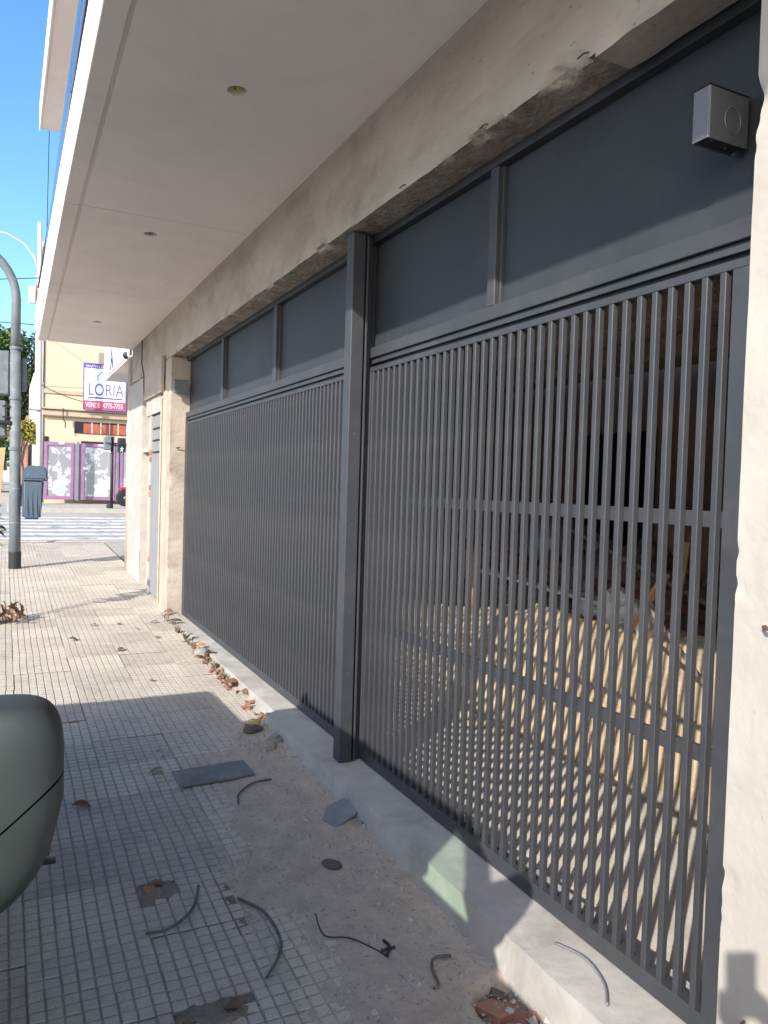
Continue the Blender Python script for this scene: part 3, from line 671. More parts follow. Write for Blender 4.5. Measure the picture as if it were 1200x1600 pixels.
child(MB().lathe([(.12, -.30), (.30, -.22), (.36, .0), (.34, .16), (.20, .36), (.17, .36)], (5.6, 6.9, 1.0), 'z', 18).build('drum', m_galv, smooth=True), mx)
for (dx, dy) in ((-.4, -.3), (.4, -.3), (0, .4)): child(MB().tube([(5.6+dx*.6, 6.9+dy*.6, .85), (5.6+dx, 6.9+dy, .0)], .03, 8).build('leg', m_rust), mx)

# ------------------------------------------------------------------ loose bits on the pavement
cv = thing('cover_plate', 'thin dark grey cover plate lying loose on the tiles', 'plate', (1.04, 4.07, G(4.07)+.004), .03)
cv.rotation_euler = (TILT, R_(-1.2), .02)
o = MB().box(-.205, .195, -.105, .105, 0, .014).build('plate', m_cover, cv, bevel=.003)
for i in range(9): MB().box(-.17+i*.022, -.16+i*.022, -.08, .08, .0145, .016).build('rib', m_cover, cv, bevel=0)
def bent(name, pts, r, label, mt=m_tube, cat='tube'):
    P_ = [Vector(p) for p in pts]; out = []
    for i in range(len(P_)-1):
        p0, p1, p2, p3 = P_[max(i-1, 0)], P_[i], P_[i+1], P_[min(i+2, len(P_)-1)]
        for k in range(6):
            t = k/6; out.append(.5*((2*p1)+(p2-p0)*t+(2*p0-5*p1+4*p2-p3)*t*t+(3*p1-p0-3*p2+p3)*t**3))
    out.append(P_[-1])
    return tag(MB().tube(out, r, 8).build(name, mt, None, smooth=True), label, cat)
def gp(x, y, h=.0): return (x, y, G(y)+h)
bent('bent_tube', [gp(.475, 2.77, .012), gp(.56, 2.77, .012), gp(.66, 2.86, .012), gp(.715, 3.00, .016)], .0054, 'curved dark tube lying between the two broken tiles')
bent('bent_tube', [gp(.835, 2.86, .014), gp(.905, 2.73, .012), gp(.90, 2.53, .010), gp(.80, 2.38, .012)], .0054, 'curved dark tube lying on the edge of the soil')
bent('bent_tube', [gp(1.06, 3.66, .014), gp(1.09, 3.76, .018), gp(1.19, 3.86, .018), gp(1.30, 3.88, .016)], .0052, 'short curved dark tube just below the cover plate')
bent('bent_wire', [gp(1.055, 2.60, .05), gp(1.06, 2.52, .012), gp(1.14, 2.47, .012), gp(1.20, 2.37, .012), gp(1.22, 2.32, .014)], .0026, 'thin black wire with a knotted end on the soil', m_blackm, 'wire')
tag(MB().tube([gp(1.215, 2.33, .012), gp(1.235, 2.345, .02), gp(1.245, 2.37, .022), gp(1.24, 2.40, .02)], .006, 6).tube([gp(1.21, 2.36, .014), gp(1.26, 2.35, .022)], .005, 6).build('wire_knot', m_blackm), 'black knot of wire on the soil at the wire end', 'wire')
bent('bent_tube', [gp(1.285, 2.12, .014), gp(1.31, 2.13, .014), gp(1.325, 2.20, .018), gp(1.36, 2.245, .02), gp(1.42, 2.235, .02)], .0054, 'S shaped dark tube near the hole by the ledge')
bent('cable_piece', [(1.655, 1.965, LZ(2)+.008), (1.69, 1.86, LZ(1.9)+.009), (1.66, 1.74, LZ(1.8)+.008), (1.60, 1.66, LZ(1.7)+.008)], .0042, 'curved grey cable piece lying on top of the ledge', m_galv, 'cable')
# shard, stones, bricks
o = MB().prism([(-.10, -.05), (.02, -.085), (.105, -.05), (.075, .03), (-.01, .07), (-.085, .04)], 'z', 0, .012).build('slate_shard', m_slate, None, bevel=.002)
o.location = gp(1.475, 3.36, .035); o.rotation_euler = (R_(6), R_(-22), .5); tag(o, 'flat blue grey slate shard leaning on the ledge foot', 'shard')
def stone(x, y, s, mt, label, cat='stone', name='stone', flat=.6, group=None, dz=0, rz=None):
    me = rock_mesh(name, mt, x*13+y*7, flat, 2); o = share(name, me, None, gp(x, y, -.008+dz), (0, 0, rz if rz is not None else x*9), (s*.8, s*.62, s*.75)); return tag(o, label, cat, group)
stone(1.525, 3.24, .05, m_rock, 'pale angular stone just below the slate shard')
stone(1.42, 4.32, .07, m_rock, 'grey lump of broken concrete above the cover plate', 'rubble', 'rubble_lump')
stone(1.44, 4.66, .055, m_yel, 'crumpled yellow scrap among the rubble by the ledge step', 'scrap', 'yellow_scrap', .5, dz=.045)
stone(1.41, 4.62, .075, m_bed, 'dark earth clod below the yellow scrap', 'clod', 'earth_clod', .5)
stone(1.50, 4.42, .07, m_rock, 'broken concrete lump against the ledge below the yellow scrap', 'rubble', 'rubble_lump')
stone(1.27, 3.06-.1, .06, m_bed, 'flat brown clod on the soil in line with the green light', 'clod', 'earth_clod', .25, dz=.012)
stone(1.49, 1.60, .055, m_rock, 'pale stone at the ledge foot at the bottom edge of the picture')
stone(1.44, 1.70, .03, m_rock, 'small pale stone left of the larger one at the bottom edge')
stone(1.54, 6.55, .11, m_rock, 'white lump of mortar at the foot of the far ledge', 'rubble', 'mortar_lump', .55)
stone(1.55, 6.2, .06, m_rock, 'smaller mortar lump in front of the white lump', 'rubble', 'mortar_lump', .55)
for i, (x, y, s) in enumerate([(1.46, 1.99, .075), (1.50, 2.06, .05), (1.43, 1.92, .045), (1.52, 1.93, .05)]):
    o = MB().box(-1, 1, -.6, .6, -.4, .4).build('brick_piece', m_brick if i != 1 else m_bed, None, bevel=.06)
    for v in o.data.vertices: v.co += Vector((noise.noise(v.co*2), noise.noise(v.co*2+Vector((5, 0, 0))), noise.noise(v.co*2+Vector((0, 5, 0)))))*.18
    o.scale = (s, s, s); o.location = gp(x, y, -.035); o.rotation_euler = (.3*i, .2, .7*i+.3)
    tag(o, ['largest red brick piece lying in the square hole beside the ledge', 'dusty brown brick piece at the far side of the hole', 'small red brick piece at the left of the hole', 'red brick piece against the ledge side of the hole'][i], 'brick', 'brick pieces in the hole')
bm_ = MB().box(-1, 1, -.55, .55, -.35, .35).build('t', m_brick, None, bevel=.08)
for v in bm_.data.vertices: v.co += Vector((noise.noise(v.co*1.7), noise.noise(v.co*1.7+Vector((5, 0, 0))), noise.noise(v.co*1.7+Vector((0, 5, 0)))))*.35
bme = bm_.data; bpy.data.objects.remove(bm_)
for i in range(34):
    y = 4.80+rnd.random()**1.3*2.2; x = 1.555+rnd.uniform(-.055, .03); s = rnd.uniform(.014, .034)
    o = share('brick_fragment', bme, None, gp(x, y, .012), (rnd.uniform(-.6, .6), rnd.uniform(-.6, .6), rnd.uniform(0, 6)), (s, s, s*.8))
    tag(o, 'broken red brick fragment in the row along the foot of the far ledge', 'brick', 'brick fragments along the far ledge')
def curled_leaf(seed):
    mb = MB(); r = random.Random(seed); n = 5; L = 1.0
    for i in range(n+1):
        t = i/n; wd = .34*math.sin(math.pi*min(.98, t*.92+.05)); z = .35*math.sin(t*2.4)+r.uniform(-.03, .03)
        mb.v += [(-wd, t*L, z+.22*wd*2), (0, t*L, z), (wd, t*L, z+.18*wd*2)]
    for i in range(n):
        a = i*3; mb.f += [(a, a+1, a+4, a+3), (a+1, a+2, a+5, a+4)]; mb.mi += [0, 0]
    o = mb.build('leaf', m_dry, None, smooth=True); me = o.data; bpy.data.objects.remove(o); return me
LV = [curled_leaf(i) for i in range(4)]
for i in range(20):
    y = 5.4+rnd.random()*3.0; x = 1.545+rnd.uniform(-.05, .03); s = rnd.uniform(.06, .12)
    o = share('dry_leaf', rnd.choice(LV), None, gp(x, y, .006), (rnd.uniform(-.2, .4), rnd.uniform(-.3, .3), rnd.uniform(0, 6)), (s, s, s))
    tag(o, 'dry brown leaf caught along the foot of the far ledge', 'leaf', 'dry leaves along the far ledge')
for i, (x, y) in enumerate([(.78, 8.0), (1.05, 7.95), (1.21, 7.7), (.9, 6.9), (1.3, 7.3), (.62, 7.4), (1.0, 5.95), (1.36, 8.0), (.72, 4.2), (.40, 3.9)]):
    s = rnd.uniform(.05, .09); o = share('dry_leaf', LV[i % 4], None, gp(x, y, .003), (.05, rnd.uniform(-.2, .2), rnd.uniform(0, 6)), (s, s, s*.6))
    tag(o, 'small dry leaf lying singly on the open pavement tiles', 'leaf', 'single leaves on the pavement')
for i, (x, y, lb) in enumerate([(.53, 3.02, 'dry leaf lying in the upper broken tile, nearest the joint'), (.60, 3.07, 'dry leaf lying at the right end of the upper broken tile'), (.54, 2.29, 'dry leaf lying in the lower broken tile, nearest the joint'), (.64, 2.32, 'dry leaf lying at the right end of the lower broken tile')]):
    s = .07; o = share('dry_leaf', LV[i % 4], None, gp(x, y, -.004), (.1, .1, 1.3*i), (s, s, s*.7)); tag(o, lb, 'leaf')
# fine gravel and crumbs
mb = MB()
def crumb(mb, x, y, s, z):
    a = rnd.uniform(0, 6); vs = []
    for k in range(5):
        q = a+k*1.257; vs.append((x+s*math.cos(q)*rnd.uniform(.7, 1.2), y+s*math.sin(q)*rnd.uniform(.7, 1.2), z))
    vs.append((x+rnd.uniform(-.3, .3)*s, y, z+s*rnd.uniform(.5, 1.1)))
    mb.add(vs, [(k, (k+1) % 5, 5) for k in range(5)])
for _ in range(3200):
    y = rnd.uniform(1.5, 4.75); d = rnd.random()**2.4; x = 1.55-d*.75
    crumb(mb, x, y, rnd.uniform(.002, .006)*(1+2.4*(rnd.random() < .10)), soil_h.get((round((x-X0)/(X1-X0)*62), round((y-Y0)/(Y1-Y0)*230)), G(y))-.001)
for _ in range(260):
    y = rnd.uniform(1.6, 8.5); crumb(mb, rnd.uniform(-.2, 1.5), y, rnd.uniform(.0015, .004), G(y)-.001)
for _ in range(260):
    y = rnd.uniform(4.8, 8.4); crumb(mb, 1.57+rnd.uniform(-.06, .02), y, rnd.uniform(.003, .010), G(y)+.0)
for (hx, hy) in ((.56, 3.05), (.6, 2.3)):
    for _ in range(90): crumb(mb, hx+rnd.uniform(-.09, .14), hy+rnd.uniform(-.07, .07), rnd.uniform(.006, .016), G(hy)-.029)
for _ in range(160): crumb(mb, 1.42+rnd.gauss(0, .07), 4.45+rnd.gauss(0, .16), rnd.uniform(.004, .014), G(4.45)+.005)
o = mb.build('gravel', m_rock); o['kind'] = 'stuff'; o['label'] = 'gravel and crumbs strewn along the ledge'; o['category'] = 'gravel'
# weeds at the foot of the far ledge
mb = MB()
for _ in range(130):
    y = 5.6+rnd.random()*2.7; x = 1.56+rnd.uniform(-.04, .02); h = rnd.uniform(.02, .07); a = rnd.uniform(0, 6); l = rnd.uniform(.01, .05)
    z = G(y); mb.add([(x-.004, y, z), (x+.004, y, z), (x+l*math.cos(a), y+l*math.sin(a), z+h)], [(0, 1, 2)])
o = mb.build('weeds', m_leaf2); o['kind'] = 'stuff'; o['label'] = 'small weeds along the foot of the far ledge'; o['category'] = 'weeds'

# ------------------------------------------------------------------ street things beyond
PX, PY = .155, 12.06; PZ = G(PY)
pl = thing('signal_pole', 'thick grey traffic pole with a curved top arm by the kerb', 'pole', (PX, PY, PZ))
def c(o): return child(o, pl)
path = [(PX, PY, PZ+.0), (PX-.01, PY, 2.0), (PX-.03, PY, 4.05)]
c(MB().tube([(PX, PY, PZ), (PX-.012, PY, 1.5), (PX-.03, PY, 3.42)], [.078, .074, .068], 18).build('shaft', m_pole, smooth=True))
c(MB().lathe([(.001, 0), (.083, 0), (.083, .235), (.078, .245), (.001, .245)], (PX, PY, PZ-.002), 'z', 18).build('black_foot', m_blackm, smooth=False))
arc = [(PX-.03, PY, 3.40)] + [(PX-.03, PY, 4.10)]
for k in range(1, 11):
    a = k/10*R_(80); arc.append((PX-.03-.75*(1-math.cos(a)), PY, 4.10+.75*math.sin(a)))
arc.append((arc[-1][0]-2.2, PY, arc[-1][2]+.35))
c(MB().tube(arc, [.064, .062]+[.058]*10+[.045], 16).build('arm', m_pole, smooth=True))
for z in (3.40, 2.70, 1.99): c(MB().lathe([(.001, 0), (.081, 0), (.081, .04), (.001, .04)], (PX-.024, PY, z), 'z', 18).build('collar', m_pole))
for z in (1.44, .96): c(MB().lathe([(.0765, 0), (.0795, 0), (.0795, .016), (.0765, .016)], (PX-.005, PY, z), 'z', 18).build('steel_strap', m_galv))
ts = thing('traffic_light', 'grey traffic light housing seen from behind on the left of the pole', 'traffic light', (-.05, PY, 2.75))
def c(o): return child(o, ts)
c(bx('backplate', m_pole, None, -.09, .055, PY+.02, PY+.16, 2.76, 3.38, bevel=.02))
c(bx('backplate', m_pole, None, .21, .275, PY+.05, PY+.16, 2.84, 3.30, bevel=.01))
c(bx('lower_housing', m_pole, None, -.35, .03, PY-.02, PY+.2, 2.16, 2.68, bevel=.03))
for z in (2.30, 2.45, 2.60): c(MB().tube([(-.03, PY-.05, z), (.07, PY-.05, z)], .012, 6).build('bracket', m_blackm))
c(MB().tube([(-.14, PY-.05, 2.37), (.08, PY-.05, 2.37)], .03, 8).build('bracket', m_blackm))
bn = thing('litter_bin', 'grey plastic litter bin with hooded lid strapped to the pole', 'bin', (.38, PY, 1.02))
def c(o): return child(o, bn)
def taper(mb, x0, x1, x2, x3, y0, y1, z0, z1):
    return mb.add([(x0, y0+.03, z0), (x1, y0+.03, z0), (x1, y1-.03, z0), (x0, y1-.03, z0), (x2, y0, z1), (x3, y0, z1), (x3, y1, z1), (x2, y1, z1)],
                  [(3, 2, 1, 0), (4, 5, 6, 7), (0, 1, 5, 4), (1, 2, 6, 5), (2, 3, 7, 6), (3, 0, 4, 7)])
c(smooth_angle(taper(MB(), .245, .475, .235, .515, PY-.19, PY+.17, 1.02, 1.585).build('body', m_bin, bevel=.03, seg=3)))
c(smooth_angle(MB().prism([(.232, 1.59), (.545, 1.59), (.55, 1.635), (.545, 1.72), (.52, 1.775), (.32, 1.785), (.262, 1.75), (.235, 1.66)], 'y', PY-.205, PY+.185).build('lid', m_bin, bevel=.015, seg=2)))
c(bx('rim', m_bin, None, .228, .545, PY-.20, PY+.18, 1.57, 1.592, bevel=.008))
for x in (.30, .36, .42, .47): c(bx('rib', m_bin, None, x-.006, x+.006, PY-.183, PY-.176, 1.08, 1.55, bevel=.002))
c(MB().lathe([(.001, 0), (.012, 0), (.012, .01), (.001, .01)], (.305, PY-.215, 1.65), 'y', 10).build('lock', m_galv))
c(bx('bracket', m_blackm, None, .21, .234, PY-.04, PY+.04, 1.2, 1.5))
c(MB().tube([(.50, PY-.21, 1.58), (.555, PY-.21, 1.58)], .014, 6).build('hinge', m_blackm))

# leafy young plant with dead leaves in a pit by the kerb
sp = thing('young_shrub', 'young shrub with pale green leaves at the left edge by the kerb', 'shrub', (-.02, 8.32, G(8.3)))
def c(o): return child(o, sp)
bz = G(8.3)
st = [[(-.06, 8.32, bz-.02), (-.11, 8.34, bz+.5), (-.16, 8.40, bz+1.0), (-.18, 8.42, bz+1.45)], [(-.03, 8.40, bz-.02), (-.09, 8.44, bz+.5), (-.15, 8.5, bz+1.0), (-.20, 8.62, bz+1.5)]]
for s in st: c(MB().tube(s, [.018, .015, .011, .006], 7).build('stem', m_bark, smooth=True))
lf = MB(); n = 6
for i in range(n+1):
    t = i/n; wd = .26*math.sin(math.pi*min(.985, t*.9+.06)); z = .10*math.sin(t*3)-.30*t*t
    lf.v += [(-wd, t, z+.10*wd), (0, t, z), (wd, t, z+.10*wd)]
for i in range(n):
    a = i*3; lf.f += [(a, a+1, a+4, a+3), (a+1, a+2, a+5, a+4)]; lf.mi += [0, 0]
o = lf.build('leaf', m_leafl, smooth=True); lme = o.data; bpy.data.objects.remove(o)
for i in range(46):
    s = st[i % 2]; t = rnd.uniform(.45, 1.0)*2.99; k = int(t); p = Vector(s[k]).lerp(Vector(s[k+1]), t-k); q = rnd.uniform(.13, .21)
    az = rnd.uniform(0, 6.28)
    if i < 6: p = Vector((-.085, 8.35, bz+.86+.045*i)); az = -1.4+.25*i; q = .145
    o = share('leaf', lme, None, p, (rnd.uniform(-.3, .5), rnd.uniform(-.3, .3), az), (q, q, q)); c(o)
for i in range(44):
    a, d = rnd.uniform(0, 6.28), rnd.random()**.6*.20; s = rnd.uniform(.07, .14)
    o = share('dry_leaf', rnd.choice(LV), None, (.07+d*math.cos(a), 8.36+d*math.sin(a)*.9, bz+.005+max(0, .14-d*.6)*rnd.random()),
              (rnd.uniform(-.2, 1.1), rnd.uniform(-.5, .5), rnd.uniform(0, 6.28)), (s*.7, s, s)); c(o)

# far block across the side street: cream house, hoarding, sign
FY = 28.2; FG = G(28.2)
fh = thing('cream_house', 'cream coloured house with brown cornices behind the purple hoarding', 'house', (6, FY, FG))
def c(o): return child(o, fh)
c(bx('wall', m_cream, None, 1.16, 13, FY, FY+9, FG-.5, 9.2, bevel=.02))
c(bx('cornice', m_trim, None, 1.10, 13.05, FY-.16, FY-.002, 3.68, 3.90, bevel=.03))
c(bx('cornice_lip', m_trim, None, 1.06, 13.05, FY-.24, FY-.003, 3.905, 3.96, bevel=.01))
c(bx('band', m_trim, None, 1.13, 13.05, FY-.05, FY-.002, 4.44, 4.57, bevel=.01))
c(bx('parapet_cap', m_trim, None, 1.05, 13.1, FY-.2, FY+9, 9.205, 9.4, bevel=.02))
c(bx('corner_pilaster', m_gryst, None, 1.08, 1.158, FY-.05, FY+.5, FG-.4, 9.2, bevel=.01))
wn = c(bx('window', m_dark, None, 2.13, 6.4, FY-.03, FY-.001, 3.16, 3.56, bevel=.004))
for i in range(14):
    x = 2.42+i*.285
    o = bx('shutter_leaf', m_shut, None, x, x+.255, FY-.048, FY-.031, 3.17, 3.50, bevel=.005); child(o, wn); o.matrix_parent_inverse = Matrix.Identity(4)
    o = bx('glazing_bar', m_white, None, x+.26, x+.28, FY-.052, FY-.032, 3.165, 3.55, bevel=.002); child(o, wn); o.matrix_parent_inverse = Matrix.Identity(4)
c(bx('door_head', m_blackm, None, 2.35, 5.5, FY-.02, FY-.001, 2.80, 2.90))
c(MB().tube([(1.75, FY-.26, 3.95), (1.75, FY-.27, 3.6), (1.82, FY-.27, 3.5), (1.83, FY-.26, 3.3)], .02, 6).build('hanging_cable', m_blackm))
c(bx('side_window', m_dark, None, 1.20, 1.32, FY-.03, FY-.001, 2.2, 3.0))
for i in range(5):
    o = c(bx('upper_window', m_dark, None, 5.2+i*1.5, 5.9+i*1.5, FY-.02, FY-.001, 5.2, 7.0))

sg = thing('for_sale_sign', 'white estate agent sign with violet lettering and red phone band', 'sign', (3.03, FY-.3, 4.0))
def c(o): return child(o, sg)
sy = FY-.34
c(bx('board', m_white, None, 2.39, 3.72, sy, sy+.03, 3.99, 5.50, bevel=.003))
c(bx('top_band', m_violet, None, 2.392, 3.718, sy-.004, sy-.001, 5.36, 5.498, bevel=0))
c(bx('phone_band', m_redp, None, 2.392, 3.718, sy-.004, sy-.001, 3.992, 4.27, bevel=0))
c(bx('underline', m_violet, None, 2.51, 3.63, sy-.004, sy-.001, 4.345, 4.40, bevel=0))
fr = MB()
for (x0, x1, z0, z1) in ((2.36, 2.388, 3.96, 5.53), (3.722, 3.75, 3.96, 5.53), (2.388, 3.722, 3.96, 3.988), (2.388, 3.722, 5.502, 5.53)): fr.box(x0, x1, sy-.01, sy+.04, z0, z1)
c(fr.build('frame', m_violet))
def fit(o, w_):
    xs = [v.co.x for v in o.data.vertices]; o.scale[0] = w_/(max(xs)-min(xs)); return o
RX = (R_(90), 0, 0)
c(fit(text_part('lettering', 'LORIA', m_violet, None, .58, (2.50, sy-.003, 4.46), RX), 1.14))
c(fit(text_part('lettering', 'VENDE  4775-7755', m_white, None, .24, (2.44, sy-.006, 4.045), RX), 1.20))
c(fit(text_part('lettering', 'WWW.LORIA.INM.AR', m_white, None, .12, (2.44, sy-.006, 5.385), RX), 1.2))
hs = MB()
hp = [(2.82, 4.95), (2.82, 5.12), (2.96, 5.27), (3.05, 5.15), (3.05, 4.95)]
for a, b in zip(hp[:-1], hp[1:]): hs.tube([(a[0], sy-.004, a[1]), (b[0], sy-.004, b[1])], .010, 4)
hp = [(3.02, 5.2), (3.02, 5.33), (3.2, 5.33), (3.2, 4.95)]
for a, b in zip(hp[:-1], hp[1:]): hs.tube([(a[0], sy-.004, a[1]), (b[0], sy-.004, b[1])], .010, 4)
c(hs.build('house_drawing', m_violet))
for x in (2.6, 3.5): c(bx('bracket', m_blackm, None, x, x+.04, sy+.031, FY-.003, 4.9, 4.94))

hd = thing('hoarding', 'purple framed hoarding covered in torn white posters', 'hoarding', (4, FY-.5, FG))
def c(o): return child(o, hd)
hy = FY-.55; HB = .90; HT = 2.80
xs = [(1.18, 2.09), (2.33, 3.40), (3.56, 4.62), (4.8, 5.9), (6.1, 7.2)]
for i, (a, b) in enumerate(xs):
    c(bx('poster_panel', m_post[i % 3], None, a+.10, b-.10, hy, hy+.03, HB+.12, HT-.12, bevel=0))
    for (x0, x1, z0, z1) in ((a, a+.098, HB, HT), (b-.098, b, HB, HT), (a+.1, b-.1, HB, HB+.118), (a+.1, b-.1, HT-.118, HT)):
        c(bx('frame_bar', m_purp, None, x0, x1, hy-.03, hy+.04, z0, z1, bevel=.004))
for a, b in zip(xs[:-1], xs[1:]):
    c(bx('filler_panel', m_purp2, None, a[1]+.004, b[0]-.004, hy-.01, hy+.03, HB, HT-.02, bevel=.004))
    xm = (a[1]+b[0])/2; c(bx('post', m_purp2, None, xm-.04, xm+.04, hy-.06, hy-.012, HB-.03, HT+.04, bevel=.004))
for (x, z) in ((1.62, 2.76), (2.85, 2.75), (2.40, 1.95)): c(bx('paper_scrap', m_white, None, x, x+.16, hy-.034, hy-.031, z-.02, z+.035, bevel=0))

# pedestrian signal at the far kerb
ps = thing('pedestrian_signal', 'black pedestrian signal post with two heads across the side street', 'signal', (2.9, 24.5, G(24.5)))
def c(o): return child(o, ps)
py = 24.5; pz = G(py)
c(MB().tube([(2.93, py, pz), (2.92, py, 2.9)], .045, 10).build('post', m_blackm, smooth=True))
c(MB().lathe([(.001, 0), (.10, 0), (.10, .09), (.055, .16), (.001, .16)], (2.88, py-.05, pz), 'z', 12).build('foot', m_blackm))
h1 = c(bx('signal_head', m_pole, None, 2.68, 2.885, py-.12, py+.12, 2.50, 2.90, bevel=.02))
h2 = c(bx('signal_head', m_blackm, None, 3.08, 3.30, py-.12, py+.12, 2.45, 2.88, bevel=.015))
c(bx('arm', m_blackm, None, 2.965, 3.08, py-.02, py+.02, 2.62, 2.66))
c(bx('visor', m_blackm, None, 3.09, 3.29, py-.22, py-.121, 2.655, 2.67, bevel=.002))
c(bx('visor', m_pole, None, 2.69, 2.88, py-.22, py-.121, 2.72, 2.74, bevel=.002))
ic = MB()
yy = py-.123
ic.lathe([(.001, 0), (.022, 0), (.022, .002), (.001, .002)], (3.19, yy, 2.615), 'y', 10)
for a, b, r in (((3.19, 2.59), (3.185, 2.53), .018), ((3.185, 2.53), (3.15, 2.47), .011), ((3.185, 2.53), (3.215, 2.475), .011), ((3.19, 2.58), (3.145, 2.545), .009), ((3.19, 2.58), (3.235, 2.55), .009)):
    ic.tube([(a[0], yy, a[1]), (b[0], yy, b[1])], r, 6)
c(ic.build('walking_figure', m_white))

# red scooter
mo = thing('red_scooter', 'red scooter parked at the far corner beside the hoarding', 'scooter', (3.75, 25.3, G(25.3)))
def c(o): return child(o, mo)
gz2 = G(25.3); my = 25.3
def wheel(x, par, r=.27):
    o = MB().lathe([(r*.62, -.05), (r*.9, -.055), (r, -.02), (r, .02), (r*.9, .055), (r*.62, .05)], (x, my, gz2+r), 'y', 22).build('wheel', m_rub, smooth=True); child(o, par)
    q = MB().lathe([(.03, -.06), (.06, -.04), (r*.6, -.03), (r*.6, .03), (.06, .04), (.03, .06)], (x, my, gz2+r), 'y', 18).build('rim', m_galv, smooth=True); child(q, o); q.matrix_parent_inverse = Matrix.Identity(4); return o
wheel(3.42, mo); wheel(4.55, mo)
c(MB().tube([(3.42, my, gz2+.27), (3.52, my, gz2+.60), (3.60, my, gz2+.98)], .03, 8).build('fork', m_blackm))
c(smooth_angle(MB().prism([(3.17, gz2+.50), (3.30, gz2+.60), (3.50, gz2+.62), (3.68, gz2+.48), (3.55, gz2+.52), (3.3, gz2+.54)], 'y', my-.07, my+.07).build('mudguard', m_moto, bevel=.015)))
c(smooth_angle(MB().prism([(3.48, gz2+.98), (3.62, gz2+1.0), (3.78, gz2+.40), (4.15, gz2+.36), (4.3, gz2+.5), (4.85, gz2+.74), (4.8, gz2+.62), (4.4, gz2+.26), (3.68, gz2+.26), (3.56, gz2+.6)], 'y', my-.14, my+.14).build('body', m_moto, bevel=.03, seg=2)))
c(smooth_angle(MB().prism([(4.15, gz2+.70), (4.85, gz2+.80), (4.8, gz2+.74), (4.3, gz2+.62)], 'y', my-.12, my+.12).build('seat', m_rub, bevel=.02)))
c(MB().tube([(3.62, my-.32, gz2+1.04), (3.58, my, gz2+1.0), (3.62, my+.32, gz2+1.04)], .015, 8).build('handlebar', m_blackm))
c(MB().lathe([(.01, -.06), (.07, -.02), (.07, .04), (.01, .05)], (3.50, my, gz2+.93), 'x', 14).build('headlight', m_lamp, smooth=True))

# utility pole with box and lamp arm
up = thing('utility_pole', 'slim grey utility pole at the far corner with a white box', 'pole', (1.0, 26.4, G(26.4)))
def c(o): return child(o, up)
c(MB().tube([(1.0, 26.4, G(26.4)), (.97, 26.4, 3.0), (.90, 26.4, 9.5)], [.085, .08, .06], 12).build('shaft', m_wall2, smooth=True))
c(bx('meter_box', m_white, None, .62, .80, 26.3, 26.5, 7.0, 7.5, bevel=.01))
c(MB().tube([(.92, 26.4, 7.9), (.75, 26.4, 8.45), (.45, 26.4, 8.8), (.0, 26.4, 9.0), (-.6, 26.4, 9.1)], [.03]*4+[.025], 8).build('lamp_arm', m_wall2, smooth=True))
c(smooth_angle(MB().box(-1.1, -.55, 26.3, 26.5, 9.04, 9.16).build('lamp_head', m_wall2, bevel=.04, seg=2)))
for z in (6.3, 6.6, 7.8): c(MB().tube([(.93, 26.4, z), (.80, 26.3, z+.02)], .03, 6).build('insulator', m_white))
c(MB().tube([(.65, 26.3, 3.72), (1.05, 26.3, 3.70)], .025, 6).build('cross_arm', m_galv))
cw = [((-14, 26.4, 6.9), (.9, 26.4, 6.35), .3), ((-14, 34, 8.3), (.9, 26.4, 7.8), .4), ((.93, 26.4, 4.55), (2.34, 27.9, 4.22), .06), ((.93, 26.4, 6.6), (.6, 60, 7.5), .4)]
lbs = ['thin overhead cable crossing the sky left of the slab', 'upper overhead cable crossing the sky above the trees', 'thin cable sagging across the cream house wall', 'overhead cable running along the next block']
for (a, b, s), lb in zip(cw, lbs):
    a, b = Vector(a), Vector(b); pts = [a.lerp(b, t/12) - Vector((0, 0, s*4*(t/12)*(1-t/12))) for t in range(13)]
    tag(MB().tube(pts, .014, 5).build('overhead_cable', m_blackm), lb, 'cable')
tag(MB().tube([(.50, 12.3, 3.0), (.52, 12.3, 6.0), (.56, 12.3, 11.0)], .006, 5).build('hanging_cable', m_blackm), 'thin cable hanging straight down beside the upper balcony', 'cable')

# trees
def tree(name, label, x, y, h, cr_r, cz, n, mt, seed, ls=.16, trunk_r=.16, base=None):
    r = random.Random(seed); z0 = G(y)-.1 if base is None else base
    t = thing(name, label, 'tree', (x, y, z0))
    tb = MB(); top = z0+h*.55
    tb.tube([(x, y, z0-.1), (x+.08, y, z0+h*.2), (x-.05, y+.1, z0+h*.4), (x, y, top)], [trunk_r*1.3, trunk_r, trunk_r*.85, trunk_r*.6], 9)
    clumps = []
    for i in range(26):
        a = r.uniform(0, 6.28); e = r.uniform(-.55, 1); q = r.random()**.4
        cx, cy, cz_ = x+cr_r*q*math.cos(a)*math.cos(e*1.2), y+cr_r*q*math.sin(a)*math.cos(e*1.2), cz+cr_r*.85*q*math.sin(e*1.4)
        clumps.append((cx, cy, cz_, cr_r*r.uniform(.20, .40)))
        if i < 9: tb.tube([(x, y, z0+h*r.uniform(.28, .5)), ((x+cx)/2+r.uniform(-.2, .2), (y+cy)/2, (top+cz_)/2-.1), (cx, cy, cz_)], [trunk_r*.45, trunk_r*.28, .02], 6)
    child(tb.build('trunk', m_bark, smooth=True), t)
    mb = MB()
    for k in range(n):
        cx, cy, cz_, rr = r.choice(clumps); d = Vector((r.gauss(0, 1), r.gauss(0, 1), r.gauss(0, 1))).normalized()*rr*(r.random()**.45)
        p = Vector((cx, cy, cz_))+d*1.1
        u = Vector((r.gauss(0, 1), r.gauss(0, 1), r.gauss(0, .6))).normalized(); v = u.cross(Vector((r.gauss(0, 1), r.gauss(0, 1), r.gauss(0, 1)))).normalized()
        s = ls*r.uniform(.6, 1.3)
        mb.add([p-u*s*.5, p+v*s*.28, p+u*s*.5, p-v*s*.28], [(0, 1, 2, 3)])
    child(mb.build('crown', mt), t); return t
